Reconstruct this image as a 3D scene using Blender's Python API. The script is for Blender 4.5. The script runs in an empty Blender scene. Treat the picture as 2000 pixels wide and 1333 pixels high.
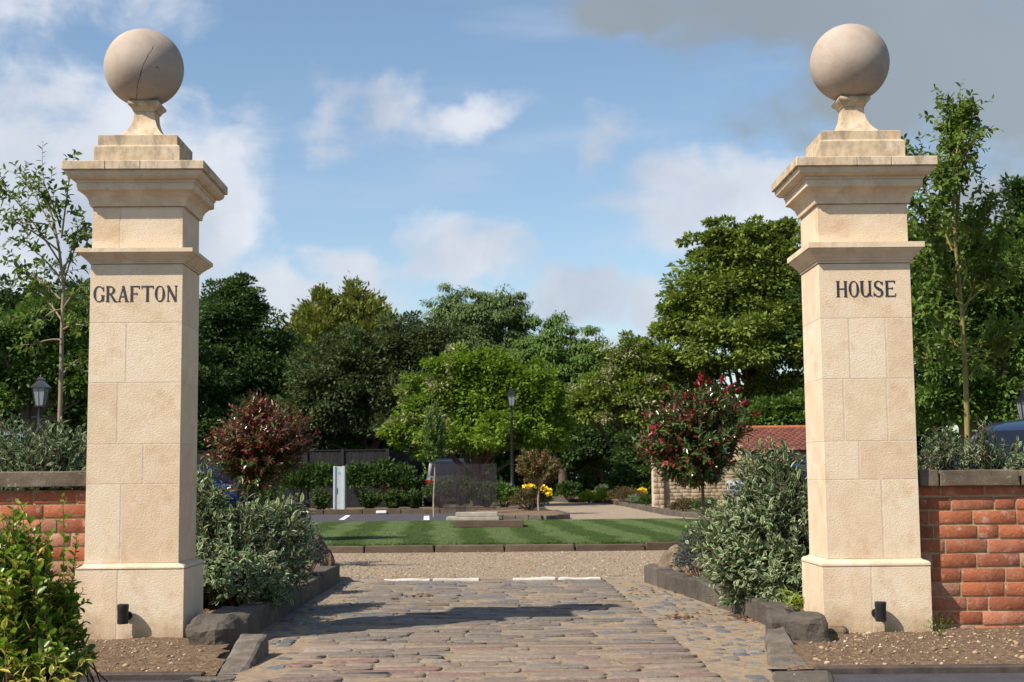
import bpy, bmesh, math, random
import numpy as np
from mathutils import Vector, Matrix, noise as mnoise
C = bpy.context.scene
COL = C.collection
R = math.radians
# ------------------------------------------------------------------ camera
F = 2695.0; CZ = 0.85; PITCH = math.atan((932 - 666.5) / F)
cam_d = bpy.data.cameras.new('camera'); cam = bpy.data.objects.new('camera', cam_d); COL.objects.link(cam)
cam_d.sensor_width = 36; cam_d.lens = F / 2000 * 36; cam_d.clip_start = 0.05; cam_d.clip_end = 3000
ROLL = .009
cam.matrix_world = Matrix.Translation((0, 0, CZ)) @ Matrix.Rotation(R(90) + PITCH, 4, 'X') @ Matrix.Rotation(-ROLL, 4, 'Z')
cam_d.dof.use_dof = True; cam_d.dof.focus_distance = 8.0; cam_d.dof.aperture_fstop = 9.0
C.camera = cam
CP, SP = math.cos(PITCH), math.sin(PITCH)
def ray(px, py):
    u = (px - 1000) / F; v = (666.5 - py) / F; u, v = u * math.cos(ROLL) + v * math.sin(ROLL), -u * math.sin(ROLL) + v * math.cos(ROLL)
    return np.array([u, CP - v * SP, SP + v * CP])
def P(px, py, Y):
    d = ray(px, py); t = Y / d[1]
    return np.array([d[0] * t, Y, CZ + d[2] * t])
def G(px, py, z=0.0):
    d = ray(px, py); t = (z - CZ) / d[2]
    return np.array([d[0] * t, d[1] * t, z])
def ppm(Y): return F / Y
# ------------------------------------------------------------------ light
SUN_AZ, SUN_EL = 54.5, 46         # degrees left of the direction behind the camera, elevation
to_sun = Vector((-math.sin(R(SUN_AZ)) * math.cos(R(SUN_EL)), -math.cos(R(SUN_AZ)) * math.cos(R(SUN_EL)), math.sin(R(SUN_EL))))
sd = bpy.data.lights.new('sun', 'SUN'); sd.energy = 4.8; sd.angle = R(0.55); sd.color = (1.0, 0.91, 0.79)
so = bpy.data.objects.new('sun', sd); COL.objects.link(so); so.rotation_euler = to_sun.to_track_quat('Z', 'Y').to_euler()
C.view_settings.view_transform = 'Standard'; C.view_settings.look = 'None'
C.view_settings.exposure = 0.62; C.view_settings.gamma = 1.0
# ------------------------------------------------------------------ sky
W = bpy.data.worlds.new('World'); C.world = W; W.use_nodes = True
nt = W.node_tree; nt.nodes.clear()
def nn(t, **k):
    n = nt.nodes.new(t)
    for a, b in k.items(): setattr(n, a, b)
    return n
def mth(op, a, b=None, c=None, clamp=False):
    n = nn('ShaderNodeMath', operation=op, use_clamp=clamp)
    for i, v in enumerate((a, b, c)):
        if v is None: continue
        if isinstance(v, (int, float)): n.inputs[i].default_value = v
        else: nt.links.new(v, n.inputs[i])
    return n.outputs[0]
sky = nn('ShaderNodeTexSky', sky_type='NISHITA'); sky.sun_disc = False
sky.sun_elevation = R(SUN_EL); sky.sun_rotation = math.atan2(to_sun.x, to_sun.y)
sky.air_density = 1.0; sky.dust_density = 0.7; sky.ozone_density = 1.6
tc = nn('ShaderNodeTexCoord'); DIR = tc.outputs['Generated']
n1 = nn('ShaderNodeTexNoise'); n1.inputs['Scale'].default_value = 13; n1.inputs['Detail'].default_value = 9; n1.inputs['Roughness'].default_value = .56
n1.inputs['Distortion'].default_value = .25
mp = nn('ShaderNodeMapping'); mp.inputs['Scale'].default_value = (1, 1, 1.5); nt.links.new(DIR, mp.inputs[0]); nt.links.new(mp.outputs[0], n1.inputs['Vector'])
NZ = n1.outputs['Fac']
n2 = nn('ShaderNodeTexNoise'); n2.inputs['Scale'].default_value = 2.6; n2.inputs['Detail'].default_value = 4; nt.links.new(DIR, n2.inputs['Vector'])
wn = nn('ShaderNodeTexNoise'); wn.inputs['Scale'].default_value = 9; wn.inputs['Detail'].default_value = 5; wn.inputs['Roughness'].default_value = .6; nt.links.new(DIR, wn.inputs['Vector'])
wv = nn('ShaderNodeVectorMath', operation='SUBTRACT'); nt.links.new(wn.outputs['Color'], wv.inputs[0]); wv.inputs[1].default_value = (.5, .5, .5)
ws = nn('ShaderNodeVectorMath', operation='SCALE'); nt.links.new(wv.outputs[0], ws.inputs[0]); ws.inputs['Scale'].default_value = .085
wd_ = nn('ShaderNodeVectorMath', operation='ADD'); nt.links.new(DIR, wd_.inputs[0]); nt.links.new(ws.outputs[0], wd_.inputs[1]); WDIR = wd_.outputs[0]
cs = nn('ShaderNodeTexNoise'); cs.inputs['Scale'].default_value = 8; cs.inputs['Detail'].default_value = 5; nt.links.new(WDIR, cs.inputs['Vector'])
csm = nn('ShaderNodeMapRange'); nt.links.new(cs.outputs['Fac'], csm.inputs[0]); csm.inputs[1].default_value = .32; csm.inputs[2].default_value = .66; cshade = csm.outputs[0]
def blob(px, py, rx, ry, s=1.0):
    d = ray(px, py); d = d / np.linalg.norm(d)
    r = np.array([1, 0, 0.]); r = r - d * r.dot(d); r /= np.linalg.norm(r); u = np.cross(r, d)
    v1 = nn('ShaderNodeVectorMath', operation='DOT_PRODUCT'); nt.links.new(WDIR, v1.inputs[0]); v1.inputs[1].default_value = tuple(r * F / rx)
    v2 = nn('ShaderNodeVectorMath', operation='DOT_PRODUCT'); nt.links.new(WDIR, v2.inputs[0]); v2.inputs[1].default_value = tuple(u * F / ry)
    v3 = nn('ShaderNodeVectorMath', operation='DOT_PRODUCT'); nt.links.new(DIR, v3.inputs[0]); v3.inputs[1].default_value = tuple(d)
    q = mth('ADD', mth('MULTIPLY', v1.outputs['Value'], v1.outputs['Value']), mth('MULTIPLY', v2.outputs['Value'], v2.outputs['Value']))
    e = mth('MULTIPLY', mth('SUBTRACT', 1.0, mth('SQRT', q)), s)
    return mth('ADD', e, mth('MULTIPLY', mth('LESS_THAN', v3.outputs['Value'], 0.0), -50))
def layer(blobs, amp, lo, hi, floor=-1.0):
    acc = None
    for b in blobs:
        v = blob(*b); acc = v if acc is None else mth('SMOOTH_MAX', acc, v, .25)
    acc = mth('MAXIMUM', acc, floor)
    tot = mth('ADD', acc, mth('MULTIPLY', mth('SUBTRACT', NZ, .5), amp))
    mr = nn('ShaderNodeMapRange', interpolation_type='SMOOTHSTEP'); nt.links.new(tot, mr.inputs[0])
    mr.inputs[1].default_value = lo; mr.inputs[2].default_value = hi
    return mr.outputs[0]
white = layer([(0, 270, 200, 180, 1.1), (200, 345, 240, 150, 1.2), (370, 430, 170, 200, 1.2), (20, 470, 320, 240, 1.3), (545, 560, 120, 60), (700, 520, 90, 75),
               (750, 195, 36, 46, .35), (930, 222, 92, 28, .55), (655, 245, 30, 44, .2), (920, 515, 120, 70), (1130, 568, 110, 50, .9), (1185, 300, 50, 62, .7),
               (640, 590, 180, 60), (1195, 668, 70, 40), (1270, 615, 60, 60), (1390, 400, 190, 95), (1480, 380, 150, 80), (1905, 375, 100, 66, 1.2), (60, 15, 200, 45, .3),
               (1700, 420, 160, 60, .6)], 2.7, -.25, .62, -.9)
grey = layer([(1620, 50, 440, 130), (1880, 120, 400, 210), (1260, 20, 170, 70), (1700, 210, 230, 100), (2100, 200, 300, 260)], 1.9, -.12, .6, -1.2)
wisp = nn('ShaderNodeTexNoise'); wisp.inputs['Scale'].default_value = 5; wisp.inputs['Detail'].default_value = 6
mpw = nn('ShaderNodeMapping'); mpw.inputs['Rotation'].default_value = (0, R(-22), 0); mpw.inputs['Scale'].default_value = (1, 1, 5)
nt.links.new(DIR, mpw.inputs[0]); nt.links.new(mpw.outputs[0], wisp.inputs['Vector'])
wm = nn('ShaderNodeMapRange', interpolation_type='SMOOTHSTEP'); nt.links.new(wisp.outputs['Fac'], wm.inputs[0]); wm.inputs[1].default_value = .5; wm.inputs[2].default_value = .8; wm.inputs[4].default_value = .38
def mixc(fac, a, b):
    n = nn('ShaderNodeMix', data_type='RGBA')
    for s, v in ((n.inputs[0], fac), (n.inputs[6], a), (n.inputs[7], b)):
        if isinstance(v, tuple): s.default_value = (*v, 1)
        elif isinstance(v, float): s.default_value = v
        else: nt.links.new(v, s)
    return n.outputs[2]
SKYS = 0.108
sc_ = nn('ShaderNodeVectorMath', operation='SCALE'); nt.links.new(sky.outputs[0], sc_.inputs[0]); sc_.inputs['Scale'].default_value = SKYS
tint = nn('ShaderNodeVectorMath', operation='MULTIPLY'); nt.links.new(sc_.outputs[0], tint.inputs[0]); tint.inputs[1].default_value = (.92, .93, .91)
ccol = mixc(cshade, (.34, .37, .43), (.57, .58, .61))
cgry = mixc(n2.outputs['Fac'], (.14, .175, .212), (.29, .325, .355))
c = mixc(wm.outputs[0], tint.outputs[0], (.40, .45, .53))
c = mixc(mth('MULTIPLY', white, .82), c, ccol)
c = mixc(mth('MULTIPLY', grey, .93), c, cgry)
bg = nn('ShaderNodeBackground'); nt.links.new(c, bg.inputs[0]); bg.inputs[1].default_value = 1.0
ow = nn('ShaderNodeOutputWorld'); nt.links.new(bg.outputs[0], ow.inputs[0])

# ------------------------------------------------------------------ materials
def new_mat(name):
    m = bpy.data.materials.new(name); m.use_nodes = True; t = m.node_tree; t.nodes.clear()
    out = t.nodes.new('ShaderNodeOutputMaterial'); b = t.nodes.new('ShaderNodeBsdfPrincipled'); t.links.new(b.outputs[0], out.inputs[0])
    return m, t, b, out
def ramp(t, fac, cols, pos=None):
    r = t.nodes.new('ShaderNodeValToRGB'); e = r.color_ramp.elements
    while len(e) < len(cols): e.new(.5)
    for i, c_ in enumerate(cols):
        e[i].position = pos[i] if pos else i / max(1, len(cols) - 1); e[i].color = (*c_, 1)
    t.links.new(fac, r.inputs[0]); return r.outputs[0]
def tnoise(t, scale, detail=5, rough=.6, vec=None, stretch=None):
    n = t.nodes.new('ShaderNodeTexNoise'); n.inputs['Scale'].default_value = scale; n.inputs['Detail'].default_value = detail; n.inputs['Roughness'].default_value = rough
    if vec is None:
        tcn = t.nodes.new('ShaderNodeTexCoord'); vec = tcn.outputs['Object']
    if stretch:
        mpp = t.nodes.new('ShaderNodeMapping'); mpp.inputs['Scale'].default_value = stretch; t.links.new(vec, mpp.inputs[0]); vec = mpp.outputs[0]
    t.links.new(vec, n.inputs['Vector']); return n.outputs['Fac']
def tm(t, op, a, b=None, clamp=False):
    n = t.nodes.new('ShaderNodeMath'); n.operation = op; n.use_clamp = clamp
    for i, v in enumerate((a, b)):
        if v is None: continue
        if isinstance(v, (int, float)): n.inputs[i].default_value = v
        else: t.links.new(v, n.inputs[i])
    return n.outputs[0]
def tmix(t, fac, a, b, mode='MIX'):
    n = t.nodes.new('ShaderNodeMix'); n.data_type = 'RGBA'; n.blend_type = mode
    for s, v in ((n.inputs[0], fac), (n.inputs[6], a), (n.inputs[7], b)):
        if isinstance(v, tuple): s.default_value = (*v, 1)
        elif isinstance(v, (float, int)): s.default_value = v
        else: t.links.new(v, s)
    return n.outputs[2]
def bump(t, b, h, dist, strength=1.0, prev=None):
    n = t.nodes.new('ShaderNodeBump'); n.inputs['Distance'].default_value = dist; n.inputs['Strength'].default_value = strength
    t.links.new(h, n.inputs['Height'])
    if prev: t.links.new(prev, n.inputs['Normal'])
    t.links.new(n.outputs[0], b.inputs['Normal']); return n.outputs[0]
def island(t):
    g = t.nodes.new('ShaderNodeNewGeometry'); return g.outputs['Random Per Island']
def mat(name, cols, scale=5, rough=.7, bs=None, bd=.003, isl=0.0, spec=.3, metal=0, stretch=None, pos=None, speck=None):
    m, t, b, o = new_mat(name)
    f = tnoise(t, scale, stretch=stretch)
    f = tm(t, 'ADD', tm(t, 'MULTIPLY', tm(t, 'SUBTRACT', f, .5), 2.4 * (1 - isl * .6)), .5, True)
    if isl: f = tm(t, 'ADD', tm(t, 'MULTIPLY', f, 1 - isl), tm(t, 'MULTIPLY', island(t), isl))
    c_ = ramp(t, f, cols, pos)
    if speck:
        sf = tnoise(t, speck[0], 2)
        c_ = tmix(t, ramp(t, sf, [(0, 0, 0), (0, 0, 0), (1, 1, 1)], [0, speck[1], min(1, speck[1] + .06)]), c_, speck[2])
    t.links.new(c_, b.inputs['Base Color']); b.inputs['Roughness'].default_value = rough; b.inputs['Metallic'].default_value = metal
    b.inputs['Specular IOR Level'].default_value = spec
    if bs: bump(t, b, tnoise(t, bs, 6, .65), bd)
    return m
def plain(name, col, rough=.5, metal=0, spec=.5, coat=0):
    return mat(name, [tuple(x * .92 for x in col), tuple(min(1, x * 1.08) for x in col)], 9, rough, None, 0, 0, spec, metal) if not coat else coatm(name, col, rough, metal, coat)
def coatm(name, col, rough, metal, coat):
    m, t, b, o = new_mat(name); b.inputs['Base Color'].default_value = (*col, 1); b.inputs['Roughness'].default_value = rough
    b.inputs['Metallic'].default_value = metal; b.inputs['Coat Weight'].default_value = coat; b.inputs['Coat Roughness'].default_value = .06; return m
def leafmat(name, cols, rough=.55, trans=.28, margin=None, spec=.2, pos=None, patch=1.2):
    m, t, b, o = new_mat(name)
    f = tm(t, 'ADD', tm(t, 'MULTIPLY', island(t), .6), tm(t, 'MULTIPLY', tm(t, 'MULTIPLY', tm(t, 'SUBTRACT', tnoise(t, patch, 3), .25), 2.0, True), .4), True)
    c_ = ramp(t, f, cols, pos)
    if margin:
        uv = t.nodes.new('ShaderNodeUVMap'); sp = t.nodes.new('ShaderNodeSeparateXYZ'); t.links.new(uv.outputs[0], sp.inputs[0])
        u, v = sp.outputs[0], sp.outputs[1]
        au = tm(t, 'ABSOLUTE', tm(t, 'SUBTRACT', tm(t, 'MULTIPLY', u, 2), 1))
        hw = tm(t, 'MINIMUM', tm(t, 'MINIMUM', tm(t, 'DIVIDE', v, .3), tm(t, 'DIVIDE', tm(t, 'SUBTRACT', 1.0, v), .35)), 1.0)
        q = tm(t, 'DIVIDE', au, tm(t, 'MAXIMUM', hw, .05))
        q = tm(t, 'ADD', q, tm(t, 'MULTIPLY', tm(t, 'SUBTRACT', tnoise(t, 60, 2), .5), .5))
        q = tm(t, 'ADD', q, tm(t, 'MULTIPLY', tm(t, 'SUBTRACT', island(t), .5), .35))
        k = tm(t, 'MULTIPLY', tm(t, 'SUBTRACT', q, margin[1]), 9, True)
        c_ = tmix(t, k, c_, margin[0])
    t.links.new(c_, b.inputs['Base Color']); b.inputs['Roughness'].default_value = rough; b.inputs['Specular IOR Level'].default_value = spec
    if trans:
        tr = t.nodes.new('ShaderNodeBsdfTranslucent'); t.links.new(tmix(t, .5, c_, (.35, .5, .05), 'MULTIPLY') if False else c_, tr.inputs[0])
        mx = t.nodes.new('ShaderNodeMixShader'); mx.inputs[0].default_value = trans
        t.links.new(b.outputs[0], mx.inputs[1]); t.links.new(tr.outputs[0], mx.inputs[2]); t.links.new(mx.outputs[0], o.inputs[0])
    return m
MT = {}
z_at_ball = P(283, 134, 7.12 + .16)[2]
def stone_mat(name, tones, grime=0.0, chisel=1.0):
    m, t, b, o = new_mat(name)
    f = tm(t, 'ADD', tm(t, 'MULTIPLY', tnoise(t, 4.5, 7, .68), .78), tm(t, 'MULTIPLY', island(t), .22))
    c_ = ramp(t, f, tones, [.22, .42, .55, .70])
    # rusty iron stains and pale bloom
    st = tnoise(t, 5.5, 5, .7, stretch=(1, 1, .8))
    c_ = tmix(t, ramp(t, st, [(0, 0, 0), (0, 0, 0), (.6, .6, .6)], [0, .52, .70]), c_, (.48, .30, .16))
    pb = tnoise(t, 9, 5, .7)
    c_ = tmix(t, ramp(t, pb, [(0, 0, 0), (0, 0, 0), (.4, .4, .4)], [0, .58, .75]), c_, (.66, .58, .49))
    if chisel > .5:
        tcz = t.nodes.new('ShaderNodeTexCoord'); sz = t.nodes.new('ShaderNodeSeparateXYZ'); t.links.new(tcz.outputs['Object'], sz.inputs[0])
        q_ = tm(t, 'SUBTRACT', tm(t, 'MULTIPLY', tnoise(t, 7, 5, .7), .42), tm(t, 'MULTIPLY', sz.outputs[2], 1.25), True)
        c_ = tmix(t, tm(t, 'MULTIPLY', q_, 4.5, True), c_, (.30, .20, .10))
    if grime:
        g1 = tnoise(t, 11, 6, .75, stretch=(1, 1, .45))
        c_ = tmix(t, ramp(t, g1, [(0, 0, 0), (0, 0, 0), (grime, grime, grime)], [0, .45, .62]), c_, (.15, .12, .085))
    pit = tnoise(t, 75, 2)
    c_ = tmix(t, ramp(t, pit, [(0, 0, 0), (0, 0, 0), (.55, .55, .55)], [0, .73, .80]), c_, (.22, .13, .07))
    t.links.new(c_, b.inputs['Base Color']); b.inputs['Roughness'].default_value = .85; b.inputs['Specular IOR Level'].default_value = .2
    p = bump(t, b, tnoise(t, 105, 5, .65, stretch=(.8, 1, 1.35)), .0034 * chisel, .7)
    bump(t, b, tnoise(t, 160, 4, .7), .0022, .8, p)
    return m
TONES = [(.50, .365, .235), (.585, .455, .315), (.64, .515, .37), (.67, .565, .43)]
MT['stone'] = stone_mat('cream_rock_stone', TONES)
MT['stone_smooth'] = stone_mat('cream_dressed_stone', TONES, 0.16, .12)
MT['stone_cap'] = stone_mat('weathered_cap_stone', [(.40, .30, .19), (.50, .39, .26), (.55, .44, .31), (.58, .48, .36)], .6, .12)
def ball_mat(nm, th, ball_z=0.0):
    m, t, b, o = new_mat(nm)
    c_ = ramp(t, tnoise(t, 5, 7, .7), [(.27, .215, .17), (.35, .285, .235), (.40, .335, .28)], [.3, .5, .7])
    ln = tnoise(t, 2.2, 2, .5, stretch=(2.2, 1, .8))
    k = tm(t, 'ABSOLUTE', tm(t, 'SUBTRACT', ln, .5)); k2 = tnoise(t, 5, 3)
    crack = tm(t, 'MULTIPLY', tm(t, 'LESS_THAN', k, .0016), tm(t, 'GREATER_THAN', k2, th))
    if nm.startswith('cracked'):
        tcb = t.nodes.new('ShaderNodeTexCoord'); sb = t.nodes.new('ShaderNodeSeparateXYZ'); t.links.new(tcb.outputs['Object'], sb.inputs[0])
        X_, Z_ = sb.outputs[0], tm(t, 'SUBTRACT', sb.outputs[2], ball_z)
        w_ = tm(t, 'MULTIPLY', tm(t, 'SUBTRACT', tnoise(t, 22, 4), .5), .022)
        dd_ = tm(t, 'ABSOLUTE', tm(t, 'ADD', tm(t, 'SUBTRACT', tm(t, 'SUBTRACT', X_, .045), tm(t, 'MULTIPLY', Z_, .42)), w_))
        seg_ = tm(t, 'MULTIPLY', tm(t, 'LESS_THAN', dd_, tm(t, 'MULTIPLY', tnoise(t, 60, 2), .0036)), tm(t, 'MULTIPLY', tm(t, 'LESS_THAN', Z_, .07), tm(t, 'LESS_THAN', sb.outputs[1], 0.0)))
        crack = tm(t, 'MAXIMUM', crack, seg_)
    c_ = tmix(t, crack, c_, (.07, .05, .04))
    c_ = tmix(t, ramp(t, tnoise(t, 30, 2), [(0, 0, 0), (0, 0, 0), (.6, .6, .6)], [0, .74, .8]), c_, (.13, .1, .08))
    t.links.new(c_, b.inputs['Base Color']); b.inputs['Roughness'].default_value = .75; b.inputs['Specular IOR Level'].default_value = .25
    bump(t, b, tnoise(t, 120, 4, .7), .0012); return m
MT['ball'] = ball_mat('cracked_ball_stone', .60, z_at_ball); MT['ball_smooth'] = ball_mat('ball_stone', .72)
pass
MT['mortar_pale'] = mat('pale_lime_mortar', [(.46, .38, .28), (.60, .50, .39)], 20, .95, 90, .002)
MT['letter'] = plain('black_letter_paint', (.022, .02, .022), .6)
def brick_mat():
    m, t, b, o = new_mat('red_brick')
    f = tm(t, 'ADD', tm(t, 'MULTIPLY', island(t), .75), tm(t, 'MULTIPLY', tnoise(t, 14, 4), .3))
    c_ = ramp(t, f, [(.13, .045, .032), (.31, .105, .052), (.40, .135, .064), (.26, .088, .05), (.43, .175, .10), (.36, .19, .125), (.20, .08, .055)], [.05, .22, .42, .55, .72, .88, .99])
    ef = tnoise(t, 13, 6, .75)
    c_ = tmix(t, ramp(t, ef, [(0, 0, 0), (0, 0, 0), (.85, .85, .85)], [0, .54, .68]), c_, (.52, .36, .29))
    dk = tnoise(t, 30, 5, .7)
    c_ = tmix(t, ramp(t, dk, [(.6, .6, .6), (0, 0, 0), (0, 0, 0)], [.25, .42, 1]), c_, (.14, .045, .03))
    t.links.new(c_, b.inputs['Base Color']); b.inputs['Roughness'].default_value = .9; b.inputs['Specular IOR Level'].default_value = .15
    bump(t, b, tnoise(t, 55, 6, .75), .008); return m
MT['brick'] = brick_mat()
MT['mortar'] = mat('sandy_mortar', [(.30, .205, .11), (.43, .31, .18)], 25, .95, 120, .004)
MT['coping'] = mat('dark_coping_stone', [(.055, .042, .03), (.115, .088, .062), (.17, .135, .10)], 6, .9, 60, .004, speck=(55, .66, (.30, .27, .21)))
MT['setts'] = None
def sett_mat(name, cols):
    m, t, b, o = new_mat(name)
    f = tm(t, 'ADD', tm(t, 'MULTIPLY', island(t), .88), tm(t, 'MULTIPLY', tnoise(t, 12, 4), .12))
    c_ = ramp(t, f, cols)
    n_ = tnoise(t, 30, 5, .7)
    c_ = tmix(t, .65, c_, ramp(t, n_, [(.45, .43, .40), (1, 1, 1), (1.0, 1.0, 1.0)], [.25, .55, 1]), 'MULTIPLY')
    pl = tnoise(t, 2.5, 6, .7)
    c_ = tmix(t, ramp(t, pl, [(0, 0, 0), (0, 0, 0), (.7, .7, .7)], [0, .52, .72]), c_, (.20, .16, .12))
    t.links.new(c_, b.inputs['Base Color']); b.inputs['Roughness'].default_value = .68; b.inputs['Specular IOR Level'].default_value = .3
    bump(t, b, tnoise(t, 38, 6, .7), .016); return m
MT['sett'] = sett_mat('worn_setts', [(.105, .10, .10), (.20, .155, .115), (.15, .135, .12), (.25, .20, .15), (.17, .15, .13), (.22, .17, .13), (.12, .125, .13), (.29, .245, .195)])
MT['sett_pink'] = sett_mat('pink_sandstone_setts', [(.20, .165, .13), (.255, .18, .135), (.18, .15, .12), (.28, .225, .17), (.25, .195, .155), (.25, .145, .11), (.16, .145, .13), (.30, .24, .19), (.22, .19, .155)])
MT['sett_blue'] = sett_mat('blue_grey_setts', [(.085, .095, .105), (.16, .165, .165), (.23, .21, .18), (.11, .118, .125), (.22, .175, .135), (.15, .155, .155), (.27, .24, .205), (.13, .115, .10)])
MT['sand'] = mat('jointing_sand', [(.19, .14, .09), (.33, .255, .17)], 25, .95, 140, .006)
MT['kerb_light'] = mat('grey_slab_stone', [(.07, .06, .048), (.13, .108, .085), (.20, .165, .13)], 9, .88, 40, .008)
MT['kerb'] = mat('rough_kerb_stone', [(.045, .038, .032), (.090, .075, .060), (.155, .128, .10)], 7, .88, 30, .012, isl=.35)
MT['kerb_brown'] = mat('brown_kerb_stone', [(.055, .038, .026), (.095, .068, .046), (.15, .11, .075)], 5, .9, 40, .01, isl=.35)
MT['white_stone'] = mat('white_lime_stone', [(.38, .35, .30), (.62, .60, .55)], 9, .8, 60, .006, isl=.3)
MT['step_stone'] = mat('weathered_step_stone', [(.25, .22, .18), (.40, .36, .30)], 9, .85, 60, .004)
MT['gravel'] = mat('golden_gravel', [(.18, .135, .09), (.31, .245, .17), (.43, .35, .255)], 42, .95, 90, .02, pos=[.1, .5, .9])
MT['soil'] = mat('brown_soil', [(.10, .062, .036), (.19, .125, .075), (.29, .20, .125)], 34, .97, 60, .03)
MT['pebble'] = mat('pebbles', [(.16, .10, .06), (.27, .18, .11), (.34, .25, .16), (.50, .41, .30)], 15, .85, 60, .003, isl=.9)
MT['chips'] = mat('bark_chips', [(.07, .035, .02), (.15, .08, .045), (.24, .14, .085)], 15, .9, None, 0, isl=.9)
MT['tarmac'] = mat('tarmac', [(.045, .042, .05), (.075, .07, .08)], 8, .85, 200, .006, speck=(180, .68, (.25, .24, .24)))
MT['slate_edge'] = mat('dark_edging', [(.045, .033, .028), (.09, .068, .055)], 14, .7, 60, .003)
MT['white_paint'] = plain('white_paint', (.72, .72, .70), .6)
MT['rock'] = mat('boulder_rock', [(.06, .04, .028), (.15, .10, .065), (.27, .19, .12)], 6, .9, 22, .03)
MT['rock_tan'] = mat('tan_rock', [(.09, .062, .04), (.17, .125, .08), (.26, .20, .135)], 6, .9, 22, .02)
MT['black_metal'] = coatm('black_paint_metal', (.012, .012, .014), .35, .3, .4)
MT['grey_metal'] = plain('anthracite_metal', (.035, .037, .042), .45, .5)
MT['bark'] = mat('grey_bark', [(.06, .045, .03), (.14, .105, .075)], 14, .9, 40, .01, stretch=(3, 3, 1))
MT['bark_green'] = mat('olive_bark', [(.13, .11, .03), (.24, .20, .07)], 14, .8, 40, .004, stretch=(3, 3, 1))
MT['bark_pale'] = mat('pale_bark', [(.15, .12, .075), (.27, .225, .15)], 14, .8, 40, .004, stretch=(3, 3, 1))
MT['twig'] = mat('reddish_twig', [(.07, .035, .025), (.14, .075, .05)], 14, .8)
MT['stake'] = plain('pale_stake', (.30, .25, .18), .8)
MT['fence'] = mat('black_stained_timber', [(.010, .010, .011), (.022, .022, .024)], 9, .8, 60, .003, isl=.5, stretch=(6, 6, 1))
MT['silver'] = plain('silver_cabinet', (.50, .54, .57), .38, .35)
MT['silver_dark'] = plain('grey_trim', (.20, .23, .26), .45, .3)
MT['green_paint'] = plain('green_badge', (.18, .42, .36), .5)
MT['stone_far'] = mat('honey_rubble_stone', [(.24, .18, .11), (.36, .275, .175), (.43, .34, .23)], 9, .9, 30, .02, isl=.6)
MT['tile'] = mat('clay_roof_tile', [(.07, .028, .022), (.13, .045, .03), (.19, .065, .04)], 12, .85, 40, .005, isl=.7)
MT['tile_ridge'] = mat('orange_ridge_tile', [(.30, .085, .035), (.40, .12, .05)], 12, .85, isl=.5)
MT['glass_dark'] = coatm('dark_glass', (.008, .010, .014), .12, .0, .15)
MT['tyre'] = plain('tyre_rubber', (.02, .02, .02), .85)
MT['rim'] = plain('alloy', (.45, .45, .47), .3, .8)
MT['red_lamp'] = coatm('red_lens', (.42, .02, .018), .2, 0, .8)
MT['clear_lamp'] = coatm('clear_lens', (.55, .55, .58), .15, .3, .8)
MT['plate_y'] = plain('yellow_plate', (.70, .42, .02), .45)
MT['trim'] = plain('black_plastic', (.018, .018, .02), .6)
# lantern glass
m_, t_, b_, o_ = new_mat('lantern_glass'); b_.inputs['Base Color'].default_value = (.33, .36, .38, 1); b_.inputs['Roughness'].default_value = .25; b_.inputs['Transmission Weight'].default_value = .35; MT['lantern'] = m_
m_, t_, b_, o_ = new_mat('smoked_clear_panel'); b_.inputs['Base Color'].default_value = (.05, .04, .045, 1); b_.inputs['Roughness'].default_value = .2; b_.inputs['Specular IOR Level'].default_value = .2
tr_ = t_.nodes.new('ShaderNodeBsdfTransparent'); mx_ = t_.nodes.new('ShaderNodeMixShader')
f_ = tm(t_, 'ADD', .04, tm(t_, 'MULTIPLY', tm(t_, 'SUBTRACT', tnoise(t_, 7, 6, .75, stretch=(1.6, 1, .7)), .33, True), 1.5), True); t_.links.new(f_, mx_.inputs[0])
t_.links.new(tr_.outputs[0], mx_.inputs[1]); t_.links.new(b_.outputs[0], mx_.inputs[2]); t_.links.new(mx_.outputs[0], o_.inputs[0]); MT['panel'] = m_
def lawn_mat():
    m, t, b, o = new_mat('striped_lawn')
    tcn = t.nodes.new('ShaderNodeTexCoord'); sp = t.nodes.new('ShaderNodeSeparateXYZ')
    mpp = t.nodes.new('ShaderNodeMapping'); mpp.inputs['Rotation'].default_value = (0, 0, R(-3.4)); t.links.new(tcn.outputs['Object'], mpp.inputs[0]); t.links.new(mpp.outputs[0], sp.inputs[0])
    wob = tm(t, 'MULTIPLY', tm(t, 'SUBTRACT', tnoise(t, .7, 2), .5), .5)
    s = tm(t, 'SINE', tm(t, 'MULTIPLY', tm(t, 'ADD', sp.outputs[0], wob), math.pi / .38))
    k = tm(t, 'ADD', tm(t, 'MULTIPLY', s, 1.2), .5, True)
    k = tm(t, 'ADD', tm(t, 'MULTIPLY', k, .55), tm(t, 'MULTIPLY', tnoise(t, 1.4, 5), .45))
    c_ = ramp(t, k, [(.055, .092, .024), (.078, .122, .034), (.115, .162, .060)], [.2, .5, .8])
    c_ = tmix(t, .5, c_, ramp(t, tnoise(t, 60, 3), [(.55, .55, .5), (1.3, 1.25, 1.2)]), 'MULTIPLY')
    t.links.new(c_, b.inputs['Base Color']); b.inputs['Roughness'].default_value = .9; b.inputs['Specular IOR Level'].default_value = .1
    bump(t, b, tnoise(t, 90, 4), .02); return m
MT['lawn'] = lawn_mat()
MT['grass'] = leafmat('grass_blades', [(.035, .07, .014), (.06, .11, .022), (.09, .15, .04)], .6, .25, spec=.15)
MT['ground'] = mat('earth_and_grass', [(.05, .055, .02), (.09, .075, .035)], 3, .95, 30, .02)
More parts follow.
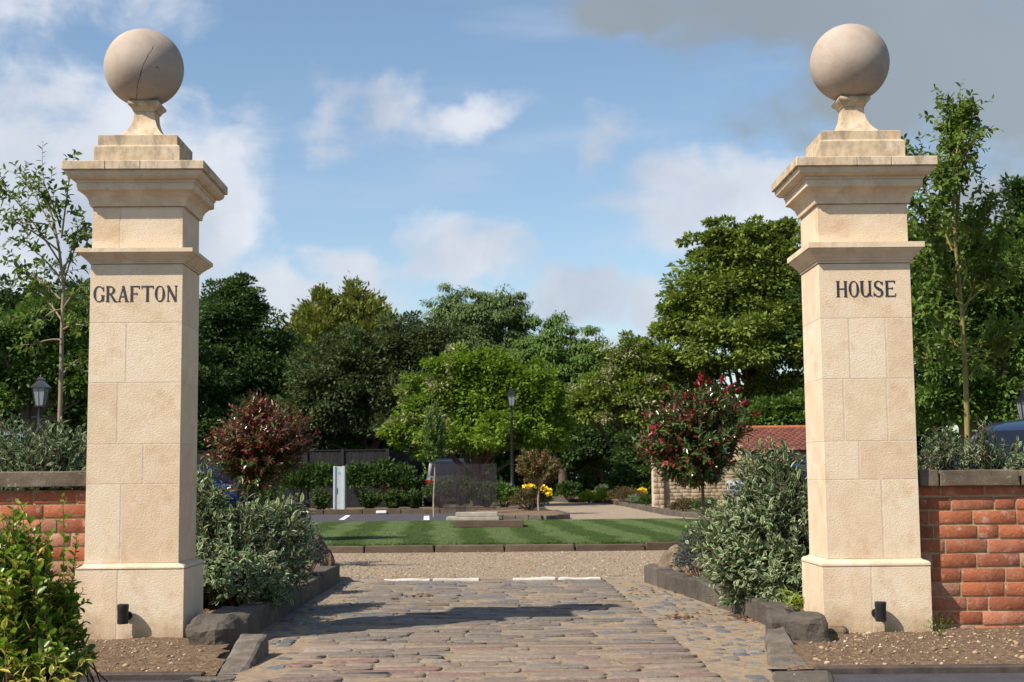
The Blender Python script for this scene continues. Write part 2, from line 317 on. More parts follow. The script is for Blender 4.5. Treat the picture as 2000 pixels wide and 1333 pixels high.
# leaves
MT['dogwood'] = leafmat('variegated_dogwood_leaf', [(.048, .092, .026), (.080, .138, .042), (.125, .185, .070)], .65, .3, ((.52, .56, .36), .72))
MT['dogwood_b'] = leafmat('variegated_leaf_shaded_wall', [(.035, .070, .028), (.060, .105, .042), (.10, .15, .065)], .6, .25, ((.40, .46, .26), .74))  # darker copy of the dogwood leaf, shade behind the walls put into its colour
MT['euonymus'] = leafmat('glossy_privet_leaf', [(.075, .14, .010), (.13, .23, .016), (.20, .31, .026), (.29, .40, .045)], .35, .38, None, .4)
MT['euonymus_y'] = leafmat('yellow_variegated_leaf', [(.18, .24, .04), (.28, .32, .06)], .4, .35, ((.66, .54, .10), .40), .3)
MT['photinia'] = leafmat('photinia_green_leaf', [(.018, .045, .008), (.038, .08, .014), (.075, .13, .025), (.13, .19, .05)], .22, .15, None, .7)
MT['photinia_r'] = leafmat('photinia_crimson_leaf', [(.13, .008, .010), (.24, .013, .018), (.09, .015, .010)], .4, .2, None, .4)
MT['photinia_b'] = leafmat('photinia_bronze_leaf', [(.11, .020, .014), (.20, .034, .022), (.15, .045, .022), (.09, .05, .018), (.25, .045, .032)], .35, .25, None, .5)
MT['rust'] = leafmat('russet_leaf', [(.13, .05, .02), (.20, .085, .035), (.09, .08, .025), (.24, .12, .05)], .4, .2)
MT['young'] = leafmat('young_tree_leaf', [(.055, .10, .014), (.095, .155, .022), (.165, .23, .04)], .45, .38)
def lf(n, a, b, c_, **k): MT[n] = leafmat(n, [a, b, c_], **k)
lf('leaf_dark', (0.026, 0.055, 0.013), (0.053, 0.098, 0.022), (0.087, 0.152, 0.037))
lf('leaf_mid', (0.048, 0.092, 0.016), (0.084, 0.152, 0.024), (0.132, 0.218, 0.040))
lf('leaf_gold', (0.090, 0.116, 0.021), (0.165, 0.191, 0.032), (0.257, 0.264, 0.050))
lf('leaf_red_green', (0.042, 0.063, 0.021), (0.066, 0.106, 0.032), (0.125, 0.099, 0.045))
lf('leaf_grey', (0.066, 0.106, 0.032), (0.112, 0.165, 0.050), (0.172, 0.231, 0.079))
lf('leaf_bright', (0.071, 0.132, 0.011), (0.144, 0.236, 0.021), (0.241, 0.345, 0.037), trans=.38)
lf('blossom', (.24, .22, .12), (.38, .34, .20), (.52, .46, .30))
lf('leaf_chestnut', (0.077, 0.125, 0.018), (0.152, 0.211, 0.032), (0.264, 0.317, 0.059))
lf('leaf_hedge', (.025, .055, .012), (.045, .090, .016), (.080, .14, .028))
lf('leaf_yellow', (.70, .48, .015), (.85, .62, .03), (.92, .72, .08), trans=.1)
lf('leaf_lime', (.16, .24, .02), (.26, .34, .03), (.36, .42, .06))
lf('leaf_silver', (.10, .14, .07), (.17, .22, .12), (.24, .29, .17))
lf('leaf_heather', (.06, .055, .02), (.10, .075, .03), (.13, .11, .04))
lf('leaf_blue', (.05, .065, .05), (.09, .105, .09), (.14, .15, .15))
lf('fern', (.08, .14, .02), (.12, .20, .03), (.16, .25, .05))

# ------------------------------------------------------------------ object helpers
def tag(o, label=None, cat=None, group=None, kind=None):
    if label: o['label'] = label
    if cat: o['category'] = cat
    if group: o['group'] = group
    if kind: o['kind'] = kind
    return o
def thing(name, loc, label, cat, group=None, rz=0):
    o = bpy.data.objects.new(name, None); COL.objects.link(o); o.location = tuple(map(float, loc)); o.rotation_euler = (0, 0, rz)
    o.empty_display_size = .1; return tag(o, label, cat, group)
def rootloc(p):
    l = Vector((0, 0, 0))
    while p is not None: l = l + p.location; p = p.parent
    return l
def link(name, me, m, parent=None, smooth=False):
    o = bpy.data.objects.new(name, me); COL.objects.link(o)
    ms = m if isinstance(m, (list, tuple)) else [m]
    for q in ms: me.materials.append(MT[q] if isinstance(q, str) else q)
    if parent: o.parent = parent
    if smooth: me.polygons.foreach_set('use_smooth', [True] * len(me.polygons))
    return o
def npmesh(name, V, Fc, m, parent=None, uv=None, mi=None, smooth=False, local=False):
    """V (n,3) world coordinates; Fc (k, sides) ; children are stored relative to their root"""
    V = np.asarray(V, dtype=np.float32).reshape(-1, 3); Fc = np.asarray(Fc, dtype=np.int32)
    if parent is not None and not local: V = V - np.array(rootloc(parent), dtype=np.float32)
    me = bpy.data.meshes.new(name); me.vertices.add(len(V)); me.vertices.foreach_set('co', V.ravel())
    k, s = Fc.shape; me.loops.add(k * s); me.loops.foreach_set('vertex_index', Fc.ravel())
    me.polygons.add(k); me.polygons.foreach_set('loop_start', np.arange(0, k * s, s, dtype=np.int32)); me.polygons.foreach_set('loop_total', np.full(k, s, dtype=np.int32))
    if mi is not None: me.polygons.foreach_set('material_index', np.asarray(mi, dtype=np.int32))
    if uv is not None:
        l = me.uv_layers.new(name='UVMap'); l.data.foreach_set('uv', np.asarray(uv, dtype=np.float32).ravel())
    me.update(calc_edges=True); me.validate()
    return link(name, me, m, parent, smooth)
class MB:
    """collects polygons of any size in world space"""
    def __init__(s): s.v = []; s.f = []
    def add(s, vs, fs):
        b = len(s.v); s.v += [tuple(map(float, q)) for q in vs]; s.f += [tuple(b + i for i in f) for f in fs]; return s
    def box(s, x0, x1, y0, y1, z0, z1, c=0.0):
        """box, chamfered by c on all edges"""
        if c <= 0:
            vs = [(x, y, z) for z in (z0, z1) for (x, y) in ((x0, y0), (x1, y0), (x1, y1), (x0, y1))]
            return s.add(vs, [(3, 2, 1, 0), (4, 5, 6, 7), (0, 1, 5, 4), (1, 2, 6, 5), (2, 3, 7, 6), (3, 0, 4, 7)])
        bm = bmesh.new(); r = bmesh.ops.create_cube(bm, size=1)
        for v in bm.verts: v.co = Vector(((x0 + x1) / 2 + v.co.x * (x1 - x0), (y0 + y1) / 2 + v.co.y * (y1 - y0), (z0 + z1) / 2 + v.co.z * (z1 - z0)))
        bmesh.ops.bevel(bm, geom=bm.edges[:] , offset=c, segments=1, affect='EDGES')
        bm.verts.index_update(); s.add([v.co for v in bm.verts], [[v.index for v in f.verts] for f in bm.faces]); bm.free(); return s
    def rings(s, rings, cap=True, closed=True):
        n = len(rings[0]); b = len(s.v)
        for r in rings: s.v += [tuple(map(float, q)) for q in r]
        for i in range(len(rings) - 1):
            for j in range(n if closed else n - 1):
                a = b + i * n + j; c_ = b + i * n + (j + 1) % n
                s.f.append((a, c_, c_ + n, a + n))
        if cap:
            s.f.append(tuple(b + j for j in range(n))[::-1]); s.f.append(tuple(b + (len(rings) - 1) * n + j for j in range(n)))
        return s
    def lathe(s, cx, cy, prof, n=16, rot=0):
        return s.rings([[(cx + r * math.cos(rot + 2 * math.pi * j / n), cy + r * math.sin(rot + 2 * math.pi * j / n), z) for j in range(n)] for r, z in prof])
    def tube(s, pts, rad, n=6):
        pts = [Vector(tuple(map(float, p))) for p in pts]; rs = []
        for i, p in enumerate(pts):
            d = (pts[min(i + 1, len(pts) - 1)] - pts[max(i - 1, 0)]).normalized()
            a = d.cross(Vector((0.3, .9, .2))).normalized(); b_ = d.cross(a)
            r = rad[i] if hasattr(rad, '__len__') else rad
            rs.append([tuple(p + (a * math.cos(2 * math.pi * j / n) + b_ * math.sin(2 * math.pi * j / n)) * r) for j in range(n)])
        return s.rings(rs)
    def build(s, name, m, parent=None, smooth=False, local=False):
        me = bpy.data.meshes.new(name); L = Vector((0, 0, 0)) if (parent is None or local) else rootloc(parent)
        me.from_pydata([(x - L.x, y - L.y, z - L.z) for x, y, z in s.v], [], s.f); me.update()
        bm = bmesh.new(); bm.from_mesh(me); bmesh.ops.recalc_face_normals(bm, faces=bm.faces[:]); bm.to_mesh(me); bm.free()
        o = link(name, me, m, parent, smooth)
        if smooth: me.set_sharp_from_angle(angle=R(38))
        return o
def grid_sheet(name, x0, x1, y0, y1, nx, ny, zf, m, kind='structure', mask=None):
    xs = np.linspace(x0, x1, nx + 1); ys = np.linspace(y0, y1, ny + 1)
    V = [(x, y, zf(x, y)) for y in ys for x in xs]
    Fc = [(j * (nx + 1) + i, j * (nx + 1) + i + 1, (j + 1) * (nx + 1) + i + 1, (j + 1) * (nx + 1) + i) for j in range(ny) for i in range(nx)
          if mask is None or mask((xs[i] + xs[i + 1]) / 2, (ys[j] + ys[j + 1]) / 2)]
    return tag(npmesh(name, V, Fc, m, smooth=True), kind=kind)
def poly_sheet(name, pts, z, m, kind='structure', thick=0):
    mb = MB(); n = len(pts)
    if thick: mb.rings([[(x, y, z - thick) for x, y in pts], [(x, y, z) for x, y in pts]])
    else: mb.add([(x, y, z) for x, y in pts], [tuple(range(n))])
    return tag(mb.build(name, m), kind=kind)
def rough_block(mb, corners_bottom, z0, z1, seed=0, amp=.012, cuts=3, top_shift=None, ch=.015):
    """irregular stone block from a plan quad: subdivided, worn at the arrises"""
    cx = sum(p[0] for p in corners_bottom) / 4; cy = sum(p[1] for p in corners_bottom) / 4
    zt = z1 if hasattr(z1, '__len__') else [z1] * 4
    B = [Vector((x, y, z0)) for x, y in corners_bottom]; T = [Vector((x + (cx - x) * .03, y + (cy - y) * .03, z)) for (x, y), z in zip(corners_bottom, zt)]
    Ls = ((B[1] - B[0]).length, (B[3] - B[0]).length, abs(sum(zt) / 4 - z0))
    def par(L):
        n = max(2, min(3 * cuts + 4, int(L / .045))); e = min(.3, ch / L)
        return [0, e] + [e + (1 - 2 * e) * k / n for k in range(1, n)] + [1 - e, 1]
    U, V_, W_ = [par(L) for L in Ls]; idx = {}; vs = []; fs = []
    def vert(a, b, c):
        k = (a, b, c)
        if k in idx: return idx[k]
        u, v, w = U[a], V_[b], W_[c]
        p = (B[0] * (1 - u) * (1 - v) + B[1] * u * (1 - v) + B[2] * u * v + B[3] * (1 - u) * v) * (1 - w) + (T[0] * (1 - u) * (1 - v) + T[1] * u * (1 - v) + T[2] * u * v + T[3] * (1 - u) * v) * w
        ext = [a in (0, len(U) - 1), b in (0, len(V_) - 1), c in (0, len(W_) - 1)]
        if sum(ext) >= 2:
            ctr = Vector((cx, cy, (z0 + sum(zt) / 4) / 2)); ax = (B[1] - B[0]).normalized(); ay = (B[3] - B[0]).normalized(); k_ = ch * (.35 if sum(ext) == 2 else .5)
            if ext[0]: p = p + ax * (k_ if a == 0 else -k_)
            if ext[1]: p = p + ay * (k_ if b == 0 else -k_)
            if ext[2]: p = p + Vector((0, 0, k_ if c == 0 else -k_))
        q = p * 6 + Vector((seed * 3.1, seed * 1.7, 0)); p = p + mnoise.noise_vector(q) * amp + mnoise.noise_vector(q * 3.3) * amp * .4
        idx[k] = len(vs); vs.append(p); return idx[k]
    nu, nv, nw = len(U) - 1, len(V_) - 1, len(W_) - 1
    for a in range(nu):
        for b in range(nv):
            fs.append((vert(a, b, nw), vert(a + 1, b, nw), vert(a + 1, b + 1, nw), vert(a, b + 1, nw)))
    for c in range(nw):
        for a in range(nu):
            fs.append((vert(a, 0, c), vert(a + 1, 0, c), vert(a + 1, 0, c + 1), vert(a, 0, c + 1))); fs.append((vert(a + 1, nv, c), vert(a, nv, c), vert(a, nv, c + 1), vert(a + 1, nv, c + 1)))
        for b in range(nv):
            fs.append((vert(0, b + 1, c), vert(0, b, c), vert(0, b, c + 1), vert(0, b + 1, c + 1))); fs.append((vert(nu, b, c), vert(nu, b + 1, c), vert(nu, b + 1, c + 1), vert(nu, b, c + 1)))
    mb.add(vs, fs)
# ------------------------------------------------------------------ ground
def gz(x, y):
    s = min(1, max(0, (y - 37.5) / 4)) * min(1, max(0, (1.0 - x) / 2)); return -.03 - .22 * s * s * (3 - 2 * s) - (.3 if y > 90 else 0)
xs_ = 0
grid_sheet('ground', -90, 90, -30, 160, 90, 95, gz, 'ground')
poly_sheet('far_field', [(-1200, 150), (1200, 150), (1200, 1500), (-1200, 1500)], -.4, 'ground')
# front footpath
poly_sheet('footpath', [(-9, -6), (9, -6), (9, 6.13), (1.12, 6.13), (1.02, 5.6), (.9, -6)][0:0] or [(-9, -6), (9, -6), (9, 6.05), (-9, 6.05)], -.008, 'tarmac')
# gravel road beyond the setts
poly_sheet('gravel_road', [(-14, 11.5), (-3, 11.5), (3, 11.5), (14, 11.5), (14, 17.5), (7, 16), (-7, 16), (-14, 17.5)], .004, 'gravel')
# car park tarmac & gravel drive
def dip(x, y): return gz(x, y) + .012
grid_sheet('car_park', -30, .9, 16, 52, 40, 72, dip, 'tarmac')
grid_sheet('gravel_drive', .9, 9, 16, 52, 4, 12, lambda x, y: -.012, 'gravel')
grid_sheet('side_drive', -22, -6.5, 12.0, 16, 4, 4, lambda x, y: -.012, 'tarmac')
grid_sheet('side_parking', 6.5, 24, 12.0, 34, 4, 4, lambda x, y: -.014, 'tarmac')
# soil beds
def fb(x, y, s=1.0): return mnoise.noise(Vector((x * 3.1 * s, y * 3.1 * s, 2))) * .5 + mnoise.noise(Vector((x * 9 * s, y * 9 * s, 5))) * .25 + mnoise.noise(Vector((x * 22 * s, y * 22 * s, 9))) * .13
def bedL(x, y): return .055 + .03 * fb(x, y) + .05 * min(1, max(0, (y - 7.3) / 1.2)) - .05 * max(0, 6.4 - y) / .3
def bedR(x, y): return .055 + .03 * fb(x, y) + .05 * min(1, max(0, (y - 7.3) / 1.2)) - .05 * max(0, 6.4 - y) / .3
def kxL(y): return -1.44 + (.0 if y > 7.2 else (7.2 - y) * .16)
def kxR(y): return (1.40 - (y - 8.0) * .115) if y > 8 else (1.40 if y > 7.0 else 1.40 - (7.0 - y) * .22)
grid_sheet('planting_bed', -8, -1.3, 6.10, 11.8, 150, 130, bedL, 'soil', mask=lambda x, y: x < kxL(y) - .02)
grid_sheet('planting_bed', .9, 8, 6.10, 11.4, 150, 120, bedR, 'soil', mask=lambda x, y: x > kxR(y) + (.07 if y > 7.6 else 0))
# edging strips along the front
for nm, xa, xb in (('bed_edging', -8, -1.345), ('bed_edging', 1.30, 8)):
    mb = MB(); x = xa; rr = random.Random(3)
    while x < xb - .05:
        l = min(.9 + rr.random() * .15, xb - x); mb.box(x, x + l - .004, 6.06, 6.13, -.02, .018 + rr.random() * .004, .005); x += l
    tag(mb.build(nm, 'slate_edge'), kind='structure')
# ------------------------------------------------------------------ setts
def sett(V, Fq, x0, x1, y0, y1, z, rng, j=.006, base=-.03):
    c_ = [(x0, y0), (x1, y0), (x1, y1), (x0, y1)]
    c_ = [(x + rng.uniform(-j, j), y + rng.uniform(-j, j)) for x, y in c_]
    cx = sum(p[0] for p in c_) / 4; cy = sum(p[1] for p in c_) / 4; w = x1 - x0; h = y1 - y0; m = min(w, h)
    b = len(V); sl = [rng.uniform(-.004, .004) for _ in range(4)]
    # octagonal outline
    def octo(k, zz, tilt):
        o = []
        for i in range(4):
            p, q, r = c_[i], c_[(i + 1) % 4], c_[i - 1]
            for (qq) in (r, q):
                d = math.hypot(qq[0] - p[0], qq[1] - p[1]) + 1e-6; a = m * rng.uniform(.10, .34) / d
                x = p[0] + (qq[0] - p[0]) * a; y = p[1] + (qq[1] - p[1]) * a
                dd = math.hypot(x - cx, y - cy) + 1e-6; s_ = 1 - k / dd
                o.append((cx + (x - cx) * s_, cy + (y - cy) * s_, zz + (sl[i] if tilt else 0)))
        return o
    V += octo(0, base, 0) + octo(0, z - .005, 1) + octo(min(m * .06, .004), z - .0012, 1) + octo(min(m * .2, .015), z, 1)
    for r_ in range(3):
        for i in range(8):
            a = b + r_ * 8 + i; d = b + r_ * 8 + (i + 1) % 8
            Fq.append((a, d, d + 8, a + 8))
    t0 = b + 24
    Fq += [(t0, t0 + 1, t0 + 2, t0 + 3), (t0 + 3, t0 + 4, t0 + 7, t0), (t0 + 4, t0 + 5, t0 + 6, t0 + 7)]
rng = random.Random(11)
V1, F1, V2, F2, V3, F3 = [], [], [], [], [], []
LI, RI = -1.06, .80     # inner edges of the central field
def xl(y): return -1.03 - (y - 6.7) * .02
def xr(y): return .845 - (y - 6.7) * .022
y = 5.2
while y < 11.45:
    h = rng.uniform(.085, .13) if y < 6.9 else rng.uniform(.07, .105)
    band = 6.92 < y < 7.06
    if band: h = .115
    x = xl(y) + rng.uniform(-.02, .02)
    while x < xr(y) - .03:
        l = rng.uniform(.13, .36) if not band else rng.uniform(.45, .8)
        if xr(y) - (x + l) < .11: l = xr(y) - x
        T = (V1, F1) if (y >= 6.92 and not band) else (V2, F2)
        hh = h - rng.uniform(.0, .018)
        sett(T[0], T[1], x, x + l - rng.uniform(.006, .013), y, y + hh, .012 + rng.uniform(-.006, .008) + (.008 if band else 0), rng, .011)
        x += l
    y += h + .004
# side bands: small blue-grey setts in three files each side
for side in (-1, 1):
    for k in range(7):
        w = .078; y = 5.2 + rng.uniform(0, .1)
        while y < (11.9 if k < 3 else 11.6):
            l = rng.uniform(.07, .14)
            e = (xl(y) if side < 0 else xr(y))
            lim = abs(kxL(y)) - .03 if side < 0 else kxR(y) - .03
            a = abs(e) + .012 + k * (w + .006)
            if a + w < lim + .03 and not (y < 7.0 and a + w > (1.17 if side < 0 else 1.19)):
                xa, xb = (side * (a + w), side * a) if side < 0 else (a, a + w)
                sett(V3, F3, xa, xb, y, y + l - .012, .006 + rng.uniform(-.005, .008), rng, .006)
            y += l
npmesh_ = [('cobbled_drive', V1, F1, 'sett'), ('cobbled_threshold', V2, F2, 'sett_pink'), ('cobbled_border', V3, F3, 'sett_blue')]
for n_, v_, f_, m_ in npmesh_: tag(npmesh(n_, v_, f_, m_, smooth=False), kind='structure')
grid_sheet('sand_joints', -1.50, 1.44, 5.1, 11.75, 60, 130, lambda x, y: .0082 + .007 * fb(x, y, 1.5), 'sand', mask=lambda x, y: y > 6.1 or -1.2 < x < 1.1)
# white lime stones across the far end of the setts
for (a, b_, n_) in ((755, 940, 2), (1000, 1180, 2)):
    mb = MB(); xa = G(a, 1133)[0]; xb = G(b_, 1136)[0]; w = (xb - xa) / n_
    for i in range(n_): rough_block(mb, [(xa + i * w, 11.38), (xa + (i + 1) * w - .01, 11.38), (xa + (i + 1) * w - .01, 11.46), (xa + i * w, 11.46)], -.03, .028, 5 + i, .012, 4, ch=.006)
    tag(mb.build('pale_edge_course', 'white_stone'), kind='structure')
# kerbs along the drive
def kerb_run(name, pts, w, z0, z1, L, m, seed, amp=.010):
    mb = MB(); rr = random.Random(seed)
    for i in range(len(pts) - 1):
        a = Vector((*pts[i], 0)); b_ = Vector((*pts[i + 1], 0)); d = b_ - a; n_ = max(1, round(d.length / L)); u = d.normalized(); nrm = Vector((-u.y, u.x, 0))
        for k in range(n_):
            p = a + d * (k / n_); q = a + d * ((k + 1) / n_) - u * .004; zz = z1 + rr.uniform(-.012, .012)
            c_ = [p, q, q + nrm * w, p + nrm * w]
            area = sum(c_[j].x * c_[(j + 1) % 4].y - c_[(j + 1) % 4].x * c_[j].y for j in range(4))
            if area < 0: c_ = c_[::-1]
            rough_block(mb, [(v.x, v.y) for v in c_], z0, zz, rr.random() * 90, amp, 2, ch=.009)
    return tag(mb.build(name, m), kind='structure')
kerb_run('kerb', [(-1.42, 7.55), (-1.42, 9.3), (-1.42, 11.4), (-1.52, 11.95), (-1.9, 12.15), (-3.5, 12.2), (-8, 12.2)], .15, -.04, .145, .85, 'kerb', 4, .010)
kerb_run('kerb', [(1.42, 7.62), (1.40, 8.1), (1.20, 9.8), (1.03, 11.1), (1.10, 11.45), (1.4, 11.62), (3.5, 11.7), (8, 11.7)][::-1], .14, -.04, .135, .42, 'kerb', 9, .007)
# lawn island
def sup(t, a, b, e=3.2):
    c_, s = math.cos(t), math.sin(t); return (a * abs(c_) ** (2 / e) * (1 if c_ > 0 else -1), b * abs(s) ** (2 / e) * (1 if s > 0 else -1))
LC = (-.1, 20.25); LA, LB = 5.4, 4.45
pts = [(LC[0] + x, LC[1] + y_) for x, y_ in [sup(2 * math.pi * (i + .5) / 160, LA - .14, LB - .14) for i in range(160)]]
poly_sheet('lawn', pts, .095, 'lawn', thick=.1)
kp = [(LC[0] + x, LC[1] + y_) for x, y_ in [sup(2 * math.pi * i / 44, LA, LB) for i in range(45)]]
kerb_run('lawn_kerb', kp, .13, -.04, .088, .75, 'kerb_brown', 21, .004)
rg = np.random.default_rng(5)
# short grass over the lawn
n = 120000
gx = rg.uniform(-5.2, 5.0, n); gy = 15.9 + (rg.random(n) ** 1.3) * 8.8
ok = (np.abs((gx - LC[0]) / (LA - .1)) ** 3.2 + np.abs((gy - LC[1]) / (LB - .1)) ** 3.2) < 1
gx, gy = gx[ok], gy[ok]; n = len(gx)
ang = rg.uniform(0, math.pi, n); hgt = rg.uniform(.003, .011, n) + .014 * (gy < 16.05) * rg.random(n); wd = .006
b0 = np.stack([gx - wd * np.cos(ang), gy - wd * np.sin(ang), np.full(n, .09)], 1); b1 = np.stack([gx + wd * np.cos(ang), gy + wd * np.sin(ang), np.full(n, .09)], 1)
tp = np.stack([gx + rg.uniform(-.01, .01, n), gy + rg.uniform(-.01, .01, n), .094 + hgt], 1)
tag(npmesh('grass', np.stack([b0, b1, tp], 1).reshape(-1, 3), np.arange(3 * n).reshape(-1, 3), 'lawn'), 'short mown striped grass covering the lawn island', 'grass', kind='stuff')
# ------------------------------------------------------------------ scatter of stones / chips (loose ground cover)
ICO = None
def scatter(name, label, pts, sizes, m, seed, flat=.6):
    bm = bmesh.new(); bmesh.ops.create_icosphere(bm, subdivisions=1, radius=1); bm.verts.index_update()
    iv = np.array([v.co for v in bm.verts]); fi = np.array([[v.index for v in f.verts] for f in bm.faces]); bm.free()
    r = np.random.default_rng(seed); n = len(pts)
    S = sizes[:, None] * r.uniform(.6, 1.25, (n, 3)); S[:, 2] *= flat
    A = r.uniform(0, 6.28, n); V = iv[None] * (1 + r.uniform(-.18, .18, (n, len(iv), 1))) * S[:, None, :]
    x = V[..., 0] * np.cos(A)[:, None] - V[..., 1] * np.sin(A)[:, None]; y_ = V[..., 0] * np.sin(A)[:, None] + V[..., 1] * np.cos(A)[:, None]
    V = np.stack([x, y_, V[..., 2]], -1) + pts[:, None, :]
    Fi = (fi[None] + (np.arange(n) * len(iv))[:, None, None]).reshape(-1, 3)
    return tag(npmesh(name, V.reshape(-1, 3), Fi, m), label, 'gravel', kind='stuff')
def bedpts(n, x0, x1, y0, y1, f, cond, seed):
    r = np.random.default_rng(seed); o = []
    while len(o) < n:
        x = r.uniform(x0, x1); y_ = r.uniform(y0, y1)
        if cond(x, y_): o.append((x, y_, f(x, y_) + .002))
    return np.array(o)
rg = np.random.default_rng(8)
pL = bedpts(1500, -3.4, -1.45, 6.16, 7.6, bedL, lambda x, y: x < kxL(y) - .07, 1)
scatter('pebbles', 'loose tan pebbles on the soil around the left pillar', pL, np.clip(rg.lognormal(-5.35, .5, len(pL)), .002, .02), 'pebble', 1)
pR = bedpts(1700, 1.3, 3.2, 6.16, 7.6, bedR, lambda x, y: x > kxR(y) + .08, 2)
scatter('pebbles', 'loose tan pebbles on the soil around the right pillar', pR, np.clip(rg.lognormal(-5.35, .5, len(pR)), .002, .02), 'pebble', 2)
p3 = np.concatenate([bedpts(2200, -2.6, -1.5, 7.6, 11.7, bedL, lambda x, y: True, 3), bedpts(2000, 1.1, 2.6, 7.6, 11.2, bedR, lambda x, y: x > kxR(y) + .1, 4)])
scatter('bark_mulch', 'brown bark chips mulching the beds behind the pillars', p3, np.clip(rg.lognormal(-4.5, .4, len(p3)), .006, .022), 'chips', 3, .4)
p4 = np.array([(rg.uniform(-3.2, 3.2), 11.55 + 4.2 * rg.random() ** 1.2, .006) for _ in range(9000)])
scatter('loose_gravel', 'golden gravel chippings on the road beyond the cobbles', p4, np.clip(rg.lognormal(-4.9, .35, len(p4)), .004, .014), 'pebble', 4, .6)
p5 = np.array([((rg.uniform(-1.45, -1.1) if rg.random() < .5 else rg.uniform(.9, 1.38)) if rg.random() < .6 else rg.uniform(-1.4, 1.3), rg.uniform(5.3, 11.3), .012) for _ in range(700)])
scatter('grit', 'fine grit and crumbs lying over the cobbled drive', p5, rg.uniform(.002, .006, len(p5)), 'pebble', 5, .6)
q_ = []
for cx_, cy_, n_, sp_ in ((G(820, 1168)[0], G(820, 1168)[1], 14, .05), (G(770, 1175)[0], G(770, 1175)[1], 6, .03), (G(1475, 1215)[0], G(1475, 1215)[1], 30, .10), (G(1325, 1212)[0], G(1325, 1212)[1], 26, .05), (1.03, 10.2, 26, .15), (1.3, 8.4, 30, .16), (-1.3, 9.0, 20, .2), (G(1590, 1268)[0], G(1590, 1268)[1], 14, .05)):
    q_ += [(cx_ + rg.normal() * sp_, cy_ + rg.normal() * sp_ * 1.5, .02) for _ in range(n_)]
q_ = np.array(q_); MT['dead_leaf'] = mat('dead_leaf', [(.05, .02, .015), (.13, .045, .025), (.20, .10, .05)], 15, .8, isl=.9)
tag(scatter('fallen_leaves', 'dead russet leaves blown against the kerbs and on the cobbles', q_, rg.uniform(.008, .02, len(q_)), 'dead_leaf', 9, .25), cat='leaves')
